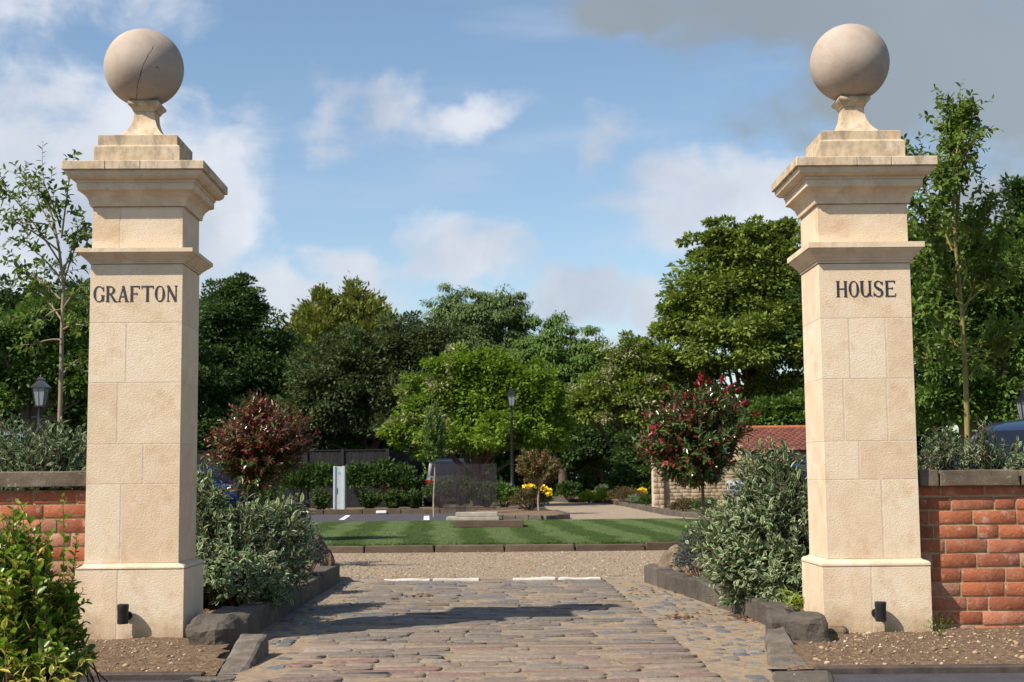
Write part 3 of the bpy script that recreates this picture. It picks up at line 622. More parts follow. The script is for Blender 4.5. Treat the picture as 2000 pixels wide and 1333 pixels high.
# ------------------------------------------------------------------ gate pillars
PX = 1000
def z_at(py, Y): return P(PX, py, Y)[2]
SW = .478; SD = .42           # shaft width, depth
BALLC = {}
def letter_polys():
    def seg(x0, y0, x1, y1, w0, w1=None):
        w0 *= 1.22; w1 = w1 * 1.22 if w1 else None
        w1 = w0 if w1 is None else w1; d = Vector((x1 - x0, y1 - y0)); n_ = Vector((-d.y, d.x)).normalized()
        return [(x0 - n_.x * w0 / 2, y0 - n_.y * w0 / 2), (x1 - n_.x * w1 / 2, y1 - n_.y * w1 / 2), (x1 + n_.x * w1 / 2, y1 + n_.y * w1 / 2), (x0 + n_.x * w0 / 2, y0 + n_.y * w0 / 2)]
    def arc(cx, cy, rx, ry, a0, a1, tk=.13, tn=.05, n_=20):
        tk *= 1.22; tn *= 1.22
        o, i_ = [], []
        for k in range(n_ + 1):
            a = R(a0 + (a1 - a0) * k / n_); c_, s = math.cos(a), math.sin(a); t = tn + (tk - tn) * abs(c_) ** 1.5
            o.append((cx + rx * c_, cy + ry * s)); i_.append((cx + (rx - t) * c_, cy + (ry - max(tn, t * .45)) * s))
        return [[o[k], o[k + 1], i_[k + 1], i_[k]] for k in range(n_)]
    def stem(x, y0=0, y1=1, w=.13, sb=True, st=True):
        o = [seg(x, y0, x, y1, w)]
        if sb: o.append(seg(x - w * .95, y0 + .018, x + w * .95, y0 + .018, .036))
        if st: o.append(seg(x - w * .95, y1 - .018, x + w * .95, y1 - .018, .036))
        return o
    L = {}
    L['G'] = arc(.37, .5, .37, .51, 48, 318) + stem(.62, .06, .42, .12, False, True) + [seg(.64, .68, .64, .93, .05), ]
    L['R'] = stem(.12) + arc(.26, .74, .34, .26, -90, 90, .13, .05) + [seg(.12, .975, .28, .975, .05), seg(.12, .505, .28, .505, .05), seg(.30, .50, .62, .02, .11, .13), seg(.54, .018, .76, .018, .036)]
    L['A'] = [seg(.08, 0, .38, 1, .055), seg(.36, 1, .64, 0, .14), seg(.18, .32, .54, .32, .05), seg(.0, .018, .2, .018, .036), seg(.52, .018, .78, .018, .036)]
    L['F'] = stem(.13) + [seg(.13, .97, .62, .97, .06), seg(.61, .82, .63, 1.0, .04), seg(.18, .50, .48, .50, .05), seg(.47, .42, .48, .58, .035)]
    L['T'] = stem(.40, st=False) + [seg(.02, .965, .78, .965, .07), seg(.03, .82, .02, 1.0, .04), seg(.77, .82, .78, 1.0, .04)]
    L['O'] = arc(.34, .5, .34, .51, 0, 360, .13, .05, 32)
    L['N'] = [seg(.10, 0, .10, 1, .055), seg(.08, 1, .62, 0, .14), seg(.62, 0, .62, 1, .055), seg(.0, .018, .2, .018, .036), seg(.0, .982, .13, .982, .036), seg(.52, .982, .72, .982, .036)]
    L['H'] = stem(.11) + stem(.62) + [seg(.15, .51, .6, .51, .055)]
    L['U'] = [seg(.12, .32, .12, 1, .13), seg(.0, .982, .26, .982, .036), seg(.60, .05, .60, 1, .10), seg(.5, .982, .72, .982, .036), seg(.60, .12, .76, 0, .07, .03)] + arc(.34, .34, .285, .35, 180, 335, .13, .055)
    L['S'] = arc(.32, .74, .27, .27, 25, 250, .11, .05) + arc(.32, .27, .30, .28, -155, 75, .12, .05) + [seg(.20, .60, .42, .42, .13), seg(.55, .75, .58, .95, .04), seg(.03, .06, .04, .27, .04)]
    L['E'] = stem(.12, sb=False, st=False) + [seg(.02, .97, .60, .97, .06), seg(.59, .82, .61, 1.0, .04), seg(.16, .52, .46, .52, .05), seg(.45, .44, .46, .60, .035), seg(.02, .03, .60, .03, .06), seg(.60, .0, .66, .2, .04)]
    LW = {'G': .70, 'R': .72, 'A': .76, 'F': .64, 'T': .8, 'O': .68, 'N': .72, 'H': .74, 'U': .76, 'S': .62, 'E': .66}
    return L, LW
LET, LETW = letter_polys()
def pillar(side, label, Yf, xc, spec, rz):
    global PX
    PX = 257 if side == 'L' else 1704
    """spec rows are photograph rows read on the front face"""
    t = thing('gate_pillar', (xc, Yf + SD / 2, 0), label, 'gate pillar', 'stone pillars either side of the entrance', rz)
    hw, hd = SW / 2, SD / 2
    zc = lambda py, off=0: z_at(py, Yf - off)
    def ringat(w, d, z): return [(-w, -d, z), (w, -d, z), (w, d, z), (-w, d, z)]
    def blocks(zlist, joints, ww, dd, mats, name):
        mb = MB(); core = MB()
        for i in range(len(zlist) - 1):
            z1, z0 = zlist[i], zlist[i + 1]; xs = [-ww] + joints[i] + [ww]
            for k in range(len(xs) - 1):
                mb.box(xs[k] + (.004 if k else 0), xs[k + 1] - (.004 if k < len(xs) - 2 else 0), -dd, dd, z0 + .0022, z1 - .0022, .0012)
        o = mb.build(name, mats, t, local=True)
        # one mesh with mortar inside
        core.box(-ww + .0008, ww - .0008, -dd + .0008, dd - .0008, zlist[-1] + .002, zlist[0] - .002)
        return o, core
    jx = lambda px, py: P(px, py, Yf)[0] - xc
    zp = zc(spec['plinth_top'], .035)
    # plinth
    pw, pd = hw + .036, hd + .036
    _, core = blocks([zp, -.1], [[jx(spec['pj'], 1180)]], pw, pd, 'stone', 'plinth')
    core.build('mortar_joints', 'mortar_pale', t, local=True)
    # plinth moulding (cove and roll)
    zb = zc(spec['shaft_bot']); mb = MB(); pr = [(0.036, 0), (.038, .006), (.037, .018), (.030, .030), (.018, .036), (.006, .040), (.002, .046)]
    mb.rings([ringat(hw + a, hd + a, zp + .001 + h * (zb - zp) / .046) for a, h in pr]); mb.build('plinth_moulding', 'stone_smooth', t, local=True)
    # shaft
    rows = [zc(y) for y in spec['rows']]
    _, core = blocks(rows, [[jx(x, y) for x in js] for js, y in spec['joints']], hw, hd, 'stone', 'shaft')
    core.build('mortar_joints', 'mortar_pale', t, local=True)
    # string course
    zs0 = rows[0]; zt = zc(spec['sc_top'], .058); mb = MB(); H = zt - zs0
    pr = [(.0, 0), (.006, 0), (.006, .12), (.014, .14), (.014, .22), (.020, .26), (.032, .42), (.050, .60), (.056, .72), (.062, .72), (.062, 1.0), (.0, 1.04)]
    mb.rings([ringat(hw + a, hd + a, zs0 + .001 + h * H) for a, h in pr]); mb.build('string_course', 'stone_smooth', t, local=True)
    # neck block
    zn1 = zc(spec['neck_top'])
    mb_, core = blocks([zn1, zt + H * .05], [[jx(x, 440) for x in spec['nj']]], hw - .004, hd - .004, 'stone', 'upper_block')
    core.build('mortar_joints', 'mortar_pale', t, local=True)
    # cornice
    zct = zc(spec['cor_top'], .13); H = zct - zn1; mb = MB()
    pr = [(-.004, 0), (.010, 0), (.012, .06), (.014, .12), (.022, .20), (.040, .30), (.062, .35), (.064, .36), (.064, .52), (.070, .525), (.070, .58), (.090, .60), (.106, .66), (.112, .73), (.112, .78)]
    mb.rings([ringat(hw + a, hd + a, zn1 + .001 + h * H) for a, h in pr]); mb.build('cornice', 'stone_smooth', t, local=True)
    mb = MB(); za_ = zn1 + .001 + .78 * H; a_ = hw + .127; d_ = hd + .127; js = [jx(x, 315) for x in spec['aj']]; xs = [-a_] + js + [a_]
    for k in range(len(xs) - 1): mb.box(xs[k] + (.001 if k else 0), xs[k + 1] - (.001 if k < len(xs) - 2 else 0), -d_, d_, za_ + .001, zct, .003)
    mb.build('abacus', 'stone_cap', t, local=True)
    # cap steps
    c0 = zct; z1 = z_at(spec['cap1'], Yf + .04); z2 = z_at(spec['cap2'], Yf + .05); mb = MB()
    FW = -.05; rg2 = lambda w, d, z: [(-w, -d + FW, z), (w, -d + FW, z), (w, d + FW, z), (-w, d + FW, z)]
    mb.rings([rg2(a, a * .93, z) for a, z in ((.222, c0 + .001), (.222, z1 - .012), (.218, z1 - .006), (.206, z1), (.206, z1 + .001), (.206, z2 - .003), (.203, z2))])
    mb.build('cap_step', 'stone_cap', t, local=True)
    # flared neck
    z3 = z_at(spec['neck'], Yf + .15); z4 = z_at(spec['collar'], Yf + .15); mb = MB(); H = z3 - z2
    pr = [(.055 + .080 * (1 - k / 18) ** 2.6, k / 18) for k in range(19)]
    mb.rings([rg2(a, a, z2 + .001 + h * H) for a, h in pr]); mb.build('finial_neck', 'stone_cap', t, local=True)
    mb = MB(); H = z4 - z3
    mb.rings([rg2(a, a, z3 + .001 + h * H) for a, h in ((.057, 0), (.062, .03), (.063, .16), (.066, .20), (.068, .30), (.074, .38), (.080, .46), (.084, .56), (.085, .66), (.083, .76), (.078, .86), (.070, .95), (.060, 1.0))])
    mb.build('finial_collar', 'stone_cap', t, local=True)
    # ball
    zbc = z_at(spec['ball'][1], Yf + hd + FW); BALLC[side] = zbc; r = spec['ball'][2] / ppm(Yf + hd) * 1.005
    bm = bmesh.new(); bmesh.ops.create_uvsphere(bm, u_segments=64, v_segments=40, radius=r)
    for v in bm.verts: v.co.z += zbc; v.co.y += FW; v.co.x += (-.02 if side == 'L' else 0)
    me = bpy.data.meshes.new('ball'); bm.to_mesh(me); bm.free(); link('ball', me, 'ball' if side == 'L' else 'ball_smooth', t, True)
    # lettering
    for ch, x0, x1 in spec['letters']:
        ya, yb = spec['ly']; za, zb_ = zc(yb), zc(ya); mb = MB(); xa, xb = jx(x0, 570), jx(x1, 570)
        for i, poly in enumerate(LET[ch]):
            q = [(xa + u * (xb - xa) / LETW[ch], za + v * (zb_ - za)) for u, v in poly]; yf = -hd - .0022 - i * .00003
            mb.rings([[(x, -hd + .002, z) for x, z in q], [(x, yf, z) for x, z in q]])
        mb.build('letter', 'letter', t, local=True)
    return t
gl = pillar('L', 'sandstone pillar lettered GRAFTON in black, topped by a cracked grey ball', 7.12, P(257, 1000, 7.12)[0],
    dict(plinth_top=1113, shaft_bot=1101, pj=231, rows=[516, 631, 748, 868, 946, 1101], joints=[([], 570), ([245], 690), ([228], 800), ([278], 900), ([234], 1020)],
         aj=[217, 284], sc_top=485, neck_top=404, nj=[233], cor_top=313, cap1=290, cap2=271, neck=223, collar=201, ball=(283, 134, 77),
         letters=[('G', 181.4, 201.9), ('R', 205.7, 226.5), ('A', 229, 249.5), ('F', 252, 270.8), ('T', 274.6, 298), ('O', 300.5, 320), ('N', 323.4, 344.5)], ly=(559, 589.6)), R(1.2))
gr = pillar('R', 'sandstone pillar lettered HOUSE in black, topped by a smooth grey ball', 7.12, P(1704, 1000, 7.12)[0],
    dict(plinth_top=1107, shaft_bot=1092, pj=1700, rows=[514, 622, 740, 862, 937, 1092], joints=[([], 570), ([1659, 1731], 690), ([1648, 1733], 800), ([1678], 900), ([1724], 1020)],
         aj=[1662, 1728], sc_top=473, neck_top=398, nj=[], cor_top=305, cap1=279, cap2=262, neck=213, collar=192, ball=(1661, 124, 77),
         letters=[('H', 1633, 1654.2), ('O', 1657, 1677), ('U', 1679, 1703.5), ('S', 1705, 1724.3), ('E', 1728, 1749)], ly=(549, 580)), R(.3))
for px, py, lab in ((240, 1200, 'dark grey cylindrical spotlight on the foot of the left pillar'), (1720, 1195, 'dark grey cylindrical spotlight on the foot of the right pillar')):
    yw = 7.12 - .036; x = P(px, py, yw - .056)[0]; z = P(px, py, yw - .056)[2]
    t = thing('wall_light', (x, yw, z), lab, 'wall light', 'spotlights on the pillar plinths')
    s = 1 if px < 1000 else -1
    yy = yw - .056
    MB().lathe(x, yy, [(.026, z - .048), (.0275, z - .044), (.0275, z + .022), (.029, z + .024), (.029, z + .048), (.0265, z + .049), (.025, z + .040), (.012, z + .038)], 24).build('lamp_body', 'grey_metal', t, True)
    mb = MB(); mb.tube([(x, yy + .010, z - .01), (x + s * .012, yw - .006, z - .012)], .008, 10); mb.build('arm', 'grey_metal', t, True)
    mb = MB(); mb.rings([[(x + s * .012 + .022 * math.cos(a), q, z - .012 + .022 * math.sin(a)) for a in [2 * math.pi * k / 16 for k in range(16)]] for q in (yw - .012, yw - .001)]); mb.build('mounting_plate', 'grey_metal', t)
# ------------------------------------------------------------------ masonry walls
def masonry(x0, x1, z0, z1, yf, ch, bl, gap, depth, seed, zj=.0012, xj=.006, rough=.0, headers=.3):
    """blocks with chamfered front faces, one mesh; front plane y = yf facing -y"""
    r = random.Random(seed); V = []; Fq = []; z = z0; row = 0
    while z < z1 - ch * .5:
        x = x0 - r.uniform(0, bl) ; row += 1
        zt = min(z + ch, z1)
        while x < x1:
            l = bl * (.49 if (r.random() < headers) else 1.0) * (1 + r.uniform(-.02, .02) + rough * r.uniform(-.4, .4))
            a, b_ = max(x, x0), min(x + l - gap, x1)
            if b_ - a > .025:
                j = lambda s: r.uniform(-s, s)
                bz = z + gap / 2; tz = zt - gap / 2; yo = yf - r.uniform(0, .003 + rough * .012); c_ = .0016 + rough * .006
                b0 = len(V); q = [(a + j(xj) * .3, bz + j(zj)), (b_ + j(xj) * .3, bz + j(zj)), (b_ + j(xj) * .3, tz + j(zj)), (a + j(xj) * .3, tz + j(zj))]
                V += [(u, yf + depth, w) for u, w in q] + [(u, yo + c_, w) for u, w in q]
                cx = (a + b_) / 2; cz = (bz + tz) / 2
                V += [(u + (c_ if u < cx else -c_), yo, w + (c_ if w < cz else -c_)) for u, w in q]
                for k in range(4):
                    m = (k + 1) % 4; Fq.append((b0 + k, b0 + m, b0 + m + 4, b0 + k + 4)); Fq.append((b0 + 4 + k, b0 + 4 + m, b0 + m + 8, b0 + k + 8))
                Fq.append((b0 + 8, b0 + 9, b0 + 10, b0 + 11))
            x += l
        z += ch
    return V, Fq
for side, xa, xb, lab, ysc in ((-1, -7.0, -1.99, 'red brick wall with dark coping running left from the lettered GRAFTON pillar', 0), (1, 2.10, 7.0, 'red brick wall with dark coping running right from the lettered HOUSE pillar', 0)):
    yf = 7.215
    t = thing('brick_wall', ((xa + xb) / 2, yf, 0), lab, 'wall', 'low brick walls either side of the entrance')
    V, Fq = masonry(xa, xb, -.005, .805, yf, .0736, .225, .0105, .1, 3 + side, zj=.0025, headers=.16)
    npmesh('brickwork', V, Fq, 'brick', t)
    MB().box(xa, xb, yf + .0045, yf + .215, -.05, .802).build('mortar', 'mortar', t)
    V, Fq = masonry(-xb, -xa, -.005, .805, 0, .0736, .225, .011, .1, 13 + side)
    V = [(-x, yf + .2215 - y_, z) for x, y_, z in V]; npmesh('brickwork', V, Fq, 'brick', t)
    pxw = 80 if side < 0 else 1900; dpy = 2 if side < 0 else 0
    z0c = P(pxw, 950 + dpy, yf)[2]; z1c = P(pxw, 918 + dpy * 1.5, yf)[2]; x = xa; rr = random.Random(side + 5)
    cuts = [2.10, P(1832, 930, 7.2)[0], P(1990, 930, 7.2)[0], 3.5, 4.4, 5.3, 6.2, 7.0] if side > 0 else [-7.0, -6.2, -5.3, -4.4, -3.5, P(30, 930, 7.2)[0] - .35, -1.985]
    for a, b_ in zip(cuts[:-1], cuts[1:]):
        mb = MB(); rough_block(mb, [(a + .003, yf - .045), (b_ - .003, yf - .045), (b_ - .003, yf + .26), (a + .003, yf + .26)], z0c, z1c + rr.uniform(-.003, .003), rr.random() * 50, .003, 3, ch=.006)
        mb.build('coping_stone', 'coping', t)
# ------------------------------------------------------------------ rough blocks and boulders
def block_thing(name, label, cat, quad, z0, z1, seed, amp, m='kerb', group=None, cuts=4, ch=.02):
    mb = MB(); rough_block(mb, quad, z0, z1, seed, amp, cuts, ch=ch); o = mb.build(name, m, smooth=False); return tag(o, label, cat, group)
block_thing('kerb_slab', 'grey stone slab ramping down beside the cobbles in front of the left pillar', 'stone slab', [(-1.31, 6.08), (-1.18, 6.08), (-1.185, 6.78), (-1.33, 6.78)], -.03, [.0, .0, .115, .115], 2, .008, 'kerb_light')
block_thing('kerb_block', 'long dark rough stone beside the left pillar', 'stone block', [(-1.60, 6.80), (-1.40, 6.80), (-1.36, 7.5), (-1.60, 7.55)], -.03, .165, 6, .028, cuts=6, ch=.04)
block_thing('kerb_slab', 'grey stone slab ramping down beside the cobbles near the right pillar', 'stone slab', [(1.10, 6.12), (1.30, 6.12), (1.34, 6.95), (1.24, 6.95)], -.03, [.0, .01, .105, .09], 12, .008, 'kerb_light')
block_thing('kerb_block', 'dark square rough stone block beside the right pillar', 'stone block', [(1.37, 6.74), (1.52, 6.70), (1.54, 7.0), (1.34, 7.02)], -.03, .165, 16, .022, cuts=6, ch=.03)
block_thing('kerb_block', 'low grey stone between the square block and the right kerb', 'stone block', [(1.28, 7.1), (1.45, 7.08), (1.46, 7.58), (1.36, 7.6)], -.03, .125, 22, .014, cuts=5)
block_thing('paving_stone', 'flat grey paving stone at the bottom edge beside the right slab', 'paving stone', [(1.03, 5.72), (1.30, 5.72), (1.36, 6.04), (1.10, 6.06)], -.03, .012, 26, .004)
block_thing('paving_stone', 'flat brown paving stone at the bottom edge beside the left slab', 'paving stone', [(-1.42, 5.72), (-1.16, 5.72), (-1.18, 6.05), (-1.40, 6.04)], -.03, .012, 36, .004)
block_thing('footing_stone', 'pale footing stone poking out under the right pillar', 'stone', [(1.565, 7.0), (1.66, 6.985), (1.70, 7.14), (1.56, 7.2)], -.02, .085, 46, .006, 'rock_tan')
def boulder(label, c_, r, m, seed, pw=1.0):
    bm = bmesh.new(); bmesh.ops.create_icosphere(bm, subdivisions=4, radius=1)
    for v in bm.verts:
        d = v.co.normalized(); q = d * 1.4 + Vector((seed, seed * 2.3, 0))
        k = 1 + .42 * mnoise.noise(q) + .22 * mnoise.noise(q * 2.3) + .10 * mnoise.noise(q * 6) + .04 * mnoise.noise(q * 15)
        z = d.z * k; taper = 1 - .28 * max(0, z) * pw
        v.co = Vector((d.x * k * r[0] * taper, d.y * k * r[1] * taper, z * r[2]))
    me = bpy.data.meshes.new('boulder'); bm.to_mesh(me); bm.free(); o = link('boulder', me, m); o.location = tuple(map(float, c_)); return tag(o, label, 'rock')
gp = G(635, 1118, .1); boulder('upright brown boulder at the far end of the left bed', (gp[0] - .06, 11.3, .18), (.105, .12, .215), 'rock', 3.3)
gp = G(1318, 1120, .1); boulder('tan sloping rock at the far end of the right bed', (P(1325, 1100, 11.0)[0], 10.95, .14), (.15, .13, .15), 'rock_tan', 7.1)

# ------------------------------------------------------------------ foliage engine
def unit(a): return a / (np.linalg.norm(a, axis=-1, keepdims=True) + 1e-9)
def leaves(Pb, D, N, L, Wd, fold=.25, kind='hex'):
    """returns V, F(quads), uv ; leaf base Pb, direction D, normal hint N"""
    D = unit(D); S = unit(np.cross(D, N)); N = np.cross(S, D); n = len(Pb); L = L[:, None]; Wd = Wd[:, None] / 2
    if kind == 'quad':
        v = np.stack([Pb, Pb + D * L * .5 + S * Wd + N * Wd * fold, Pb + D * L, Pb + D * L * .5 - S * Wd + N * Wd * fold], 1)
        return v.reshape(-1, 3), np.arange(4 * n).reshape(-1, 4), None
    droop = -N * L * .08
    v = np.stack([Pb, Pb + D * L + droop, Pb + D * L * .3 + S * Wd + N * Wd * fold, Pb + D * L * .65 + S * Wd * .92 + N * Wd * fold + droop * .4,
                  Pb + D * L * .3 - S * Wd + N * Wd * fold, Pb + D * L * .65 - S * Wd * .92 + N * Wd * fold + droop * .4], 1)
    b = (np.arange(n) * 6)[:, None]
    f = np.concatenate([b + np.array([[0, 2, 3, 1]]), b + np.array([[0, 1, 5, 4]])], 1).reshape(-1, 4)
    uv = np.tile(np.array([[.5, 0], [1, .3], [1, .65], [.5, 1], [.5, 0], [.5, 1], [0, .65], [0, .3]]), (n, 1))
    return v.reshape(-1, 3), f, uv
def rand_unit(r, n):
    a = r.normal(size=(n, 3)); return unit(a)
def shoots(r, base, targets, nl, L, Wd, start=.35, spread=.9, base_r=.05, up=.3, curve=.3, lens=None, droop=0.0):
    """curved stems from around base to each target; leaf arrays + stem polylines"""
    Pb, D, N, Ls, Ws, stems = [], [], [], [], [], []
    for tg in targets:
        b = np.array(base) + r.normal(size=3) * [base_r, base_r, .01]; d = tg - b; ln = np.linalg.norm(d)
        c1 = b + d * .45 + np.array([0, 0, ln * curve]) * r.uniform(.3, 1) + r.normal(size=3) * ln * .06
        s = np.linspace(0, 1, 9)[:, None]; pl = (1 - s) ** 2 * b + 2 * s * (1 - s) * c1 + s * s * tg; stems.append(pl)
        tt = np.linspace(start + r.uniform(-.08, .08), 1.0, nl); pos = ((1 - tt) ** 2)[:, None] * b + (2 * tt * (1 - tt))[:, None] * c1 + (tt ** 2)[:, None] * tg
        tan = unit(2 * (1 - tt)[:, None] * (c1 - b) + 2 * tt[:, None] * (tg - c1))
        ph = np.arange(nl) * 2.4 + r.uniform(0, 6); a = unit(np.cross(tan, np.array([.2, .3, .93]) + .01)); bb = np.cross(tan, a)
        rad = a * np.cos(ph)[:, None] + bb * np.sin(ph)[:, None]
        dd = tan * (.35 + .5 * tt[:, None]) + rad * spread + r.normal(size=(nl, 3)) * .22 + np.array([0, 0, -droop])
        Pb.append(pos); D.append(dd); N.append(tan * .6 + np.array([0, 0, .7]) - rad * .2 + r.normal(size=(nl, 3)) * .35)
        sc = r.uniform(.6, 1.15, nl) * (1 - .35 * (tt > .93)); Ls.append(L * sc); Ws.append(Wd * sc * r.uniform(.85, 1.1, nl))
    return np.concatenate(Pb), np.concatenate(D), np.concatenate(N), np.concatenate(Ls), np.concatenate(Ws), stems
def in_ell(r, ells, n, lo=.45, hi=1.0, zmin=None):
    w = np.array([e[3] * e[5] + e[4] * e[5] for e in ells]); w /= w.sum(); o = []
    for i in r.choice(len(ells), n * 2, p=w):
        e = ells[i]; d = rand_unit(r, 1)[0]; k = r.uniform(lo, hi) ; p = np.array(e[:3]) + d * np.array(e[3:]) * k
        if zmin is not None and p[2] < zmin: continue
        o.append(p)
        if len(o) == n: break
    return np.array(o)
def stem_mesh(name, stems, r0, r1, m, parent, every=1, n=4, more=None):
    V = []; Fq = []
    for pl, q0, q1 in [(p_, r0, r1) for p_ in stems] + (more or []):
        k = len(pl); rr_ = np.linspace(q0, q1, k)
        d = unit(np.gradient(pl, axis=0)); a = unit(np.cross(d, np.array([.31, .9, .2]))); b = np.cross(d, a); b0 = sum(len(x) for x in V)
        ph = np.arange(n) * 2 * math.pi / n
        ring = pl[:, None, :] + (a[:, None, :] * np.cos(ph)[None, :, None] + b[:, None, :] * np.sin(ph)[None, :, None]) * rr_[:, None, None]
        V.append(ring.reshape(-1, 3)); i = np.arange(k - 1)[:, None]; j = np.arange(n)[None]
        Fq.append(np.stack([b0 + i * n + j, b0 + i * n + (j + 1) % n, b0 + (i + 1) * n + (j + 1) % n, b0 + (i + 1) * n + j], -1).reshape(-1, 4))
    return npmesh(name, np.concatenate(V), np.concatenate(Fq), m, parent, smooth=True)
def leaf_part(name, A, sel, m, parent, fold=.3, kind='hex'):
    Pb, D, N, L, Wd = [a[sel] for a in A[:5]]
    v, f, uv = leaves(Pb, D, N, L, Wd, fold, kind); return npmesh(name, v, f, m, parent, uv=uv)
def E(px, py, rx, ry, Y, dr=1.0):
    p = P(px, py, Y); s = ppm(Y); return (p[0], p[1], p[2], rx / s, rx / s * dr, ry / s)
def shrub(name, label, base, ells, nsh, nl, L, Wd, mats, seed, group=None, cat='shrub', start=.35, fracs=None, zmin=.03, stem_m='twig', stem_r=.004, lo=.4, hi=1.0, **k):
    r = np.random.default_rng(seed); t = thing(name, base, label, cat, group)
    tg = in_ell(r, ells, nsh, lo, hi, zmin); A = shoots(r, base, tg, nl, L, Wd, start=start, **k)
    n = len(A[0]); u = r.random(n); acc = 0
    for i, (m, fr) in enumerate(zip(mats, fracs or [1])):
        sel = (u >= acc) & (u < acc + fr); acc += fr
        leaf_part('foliage', A, sel, m, t)
    stem_mesh('stems', A[5], stem_r, stem_r * .4, stem_m, t); return t
# variegated dogwoods in the beds
shrub('dogwood_shrub', 'cream-edged variegated shrub spilling beside the left pillar', (-1.86, 8.5, .1), [E(470, 1060, 100, 100, 8.6), E(395, 1030, 60, 95, 8.5), E(540, 1070, 62, 80, 8.9), E(520, 1020, 70, 40, 9.0, .8), E(400, 1110, 60, 60, 8.2), E(550, 1100, 62, 66, 8.7), E(480, 1120, 80, 52, 8.1), E(395, 950, 26, 56, 8.6), E(565, 1000, 48, 34, 9.0), E(575, 1060, 45, 60, 8.9), E(520, 1150, 60, 40, 8.2)], 1700, 20, .066, .026, ['dogwood'], 31, 'variegated shrubs', base_r=.12, curve=.25, hi=1.12)
shrub('dogwood_shrub', 'cream-edged variegated shrub leaning against the inner side of the right pillar', (1.78, 8.5, .1), [E(1500, 1050, 105, 110, 8.5), E(1530, 960, 60, 100, 8.7), E(1430, 1100, 70, 80, 8.4), E(1440, 1010, 60, 70, 8.9), E(1530, 1130, 80, 60, 8.2), E(1490, 940, 62, 75, 8.7), E(1390, 1060, 50, 70, 8.7)], 1600, 20, .066, .026, ['dogwood'], 32, 'variegated shrubs', base_r=.12, curve=.25, hi=1.12)
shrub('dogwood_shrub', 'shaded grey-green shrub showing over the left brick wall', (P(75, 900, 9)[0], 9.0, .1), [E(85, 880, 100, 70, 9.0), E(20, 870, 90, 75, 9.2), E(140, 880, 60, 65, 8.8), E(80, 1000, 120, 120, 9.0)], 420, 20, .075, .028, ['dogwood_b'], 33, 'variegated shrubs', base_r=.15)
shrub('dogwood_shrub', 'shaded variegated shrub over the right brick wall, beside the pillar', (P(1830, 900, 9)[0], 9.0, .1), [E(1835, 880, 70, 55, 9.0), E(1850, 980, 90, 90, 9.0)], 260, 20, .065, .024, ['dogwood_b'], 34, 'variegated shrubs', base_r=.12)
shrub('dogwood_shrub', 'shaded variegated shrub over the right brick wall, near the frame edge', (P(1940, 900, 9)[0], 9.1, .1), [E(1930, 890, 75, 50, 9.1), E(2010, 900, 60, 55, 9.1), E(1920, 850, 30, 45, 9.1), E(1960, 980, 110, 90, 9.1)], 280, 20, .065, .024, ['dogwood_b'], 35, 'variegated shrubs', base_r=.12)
# foreground bush
shrub('privet_bush', 'glossy yellow-green bush at the bottom left corner in front of the brick wall', (P(30, 1333, 5.45)[0], 5.45, -.0), [E(30, 1170, 105, 150, 5.45), E(115, 1210, 62, 110, 5.5), E(20, 1080, 60, 100, 5.45), E(60, 1290, 120, 70, 5.4)], 520, 22, .054, .029, ['euonymus', 'euonymus_y'], 36, None, 'bush', .3, [.80, .20], zmin=-.0, base_r=.12, curve=.1, spread=.85)
rr_ = np.random.default_rng(77); tb = (P(70, 1333, 5.4)[0], 5.4, 0)
t = thing('euonymus_sprigs', (P(100, 1333, 5.2)[0], 5.2, 0), 'low yellow-leaved sprigs at the very bottom left corner', 'plant')
tg = np.array([P(a, b, 5.15) for a, b in ((165, 1290), (140, 1320), (110, 1300), (80, 1310), (150, 1335), (40, 1320), (15, 1300), (100, 1340))])
A = shoots(rr_, (P(90, 1333, 5.2)[0], 5.2, -.01), tg, 9, .048, .019, start=.3); leaf_part('foliage', A, np.ones(len(A[0]), bool), 'euonymus_y', t); stem_mesh('stems', A[5], .003, .001, 'twig', t)
for i, (a, b) in enumerate(((118, 975), (40, 985), (80, 1010), (150, 1040), (20, 1010))):
    pass
t = thing('privet_shoots', (P(80, 1333, 5.5)[0], 5.5, 0), 'tall upright leafy shoots rising from the bottom left bush', 'plant')
tg = np.array([P(a, b, 5.5) for a, b in ((122, 972), (35, 982), (78, 1012), (150, 1048), (15, 1020), (100, 1040), (55, 1040))])
A = shoots(rr_, (P(75, 1333, 5.5)[0], 5.5, -.01), tg, 30, .046, .026, start=.35, spread=.8, curve=.05); leaf_part('foliage', A, np.ones(len(A[0]), bool), 'euonymus', t); stem_mesh('stems', A[5], .004, .0015, 'twig', t)
# small dark ground-cover mounds at the bed ends
def mound(name, label, c_, r, m, seed, n=2600, L=.03, Wd=.012, group=None, cat='shrub', thingloc=None):
    rr = np.random.default_rng(seed); t = thing(name, (c_[0], c_[1], max(0, c_[2] - r[2])), label, cat, group)
    d = rand_unit(rr, n); d[:, 2] = np.abs(d[:, 2]) * .98 - .25; d = unit(d)
    lump = 1 + .14 * np.sin(d[:, 0] * 7 + seed) * np.cos(d[:, 1] * 6) + .1 * np.sin(d[:, 2] * 9 + seed * 2)
    p = np.array(c_) + d * np.array(r) * (rr.uniform(.55, 1.03, n) * lump)[:, None]
    v, f, uv = leaves(p, d + rr.normal(size=(n, 3)) * .7 + [0, 0, .3], d + rr.normal(size=(n, 3)) * .6, L * rr.uniform(.6, 1.2, n), Wd * rr.uniform(.7, 1.2, n))
    npmesh('foliage', v, f, m, t, uv=uv)
    st = [np.linspace(np.array([c_[0], c_[1], c_[2] - r[2]]), q, 5) for q in p[:26]]; stem_mesh('stems', st, r[0] * .02, r[0] * .008, 'twig', t); return t
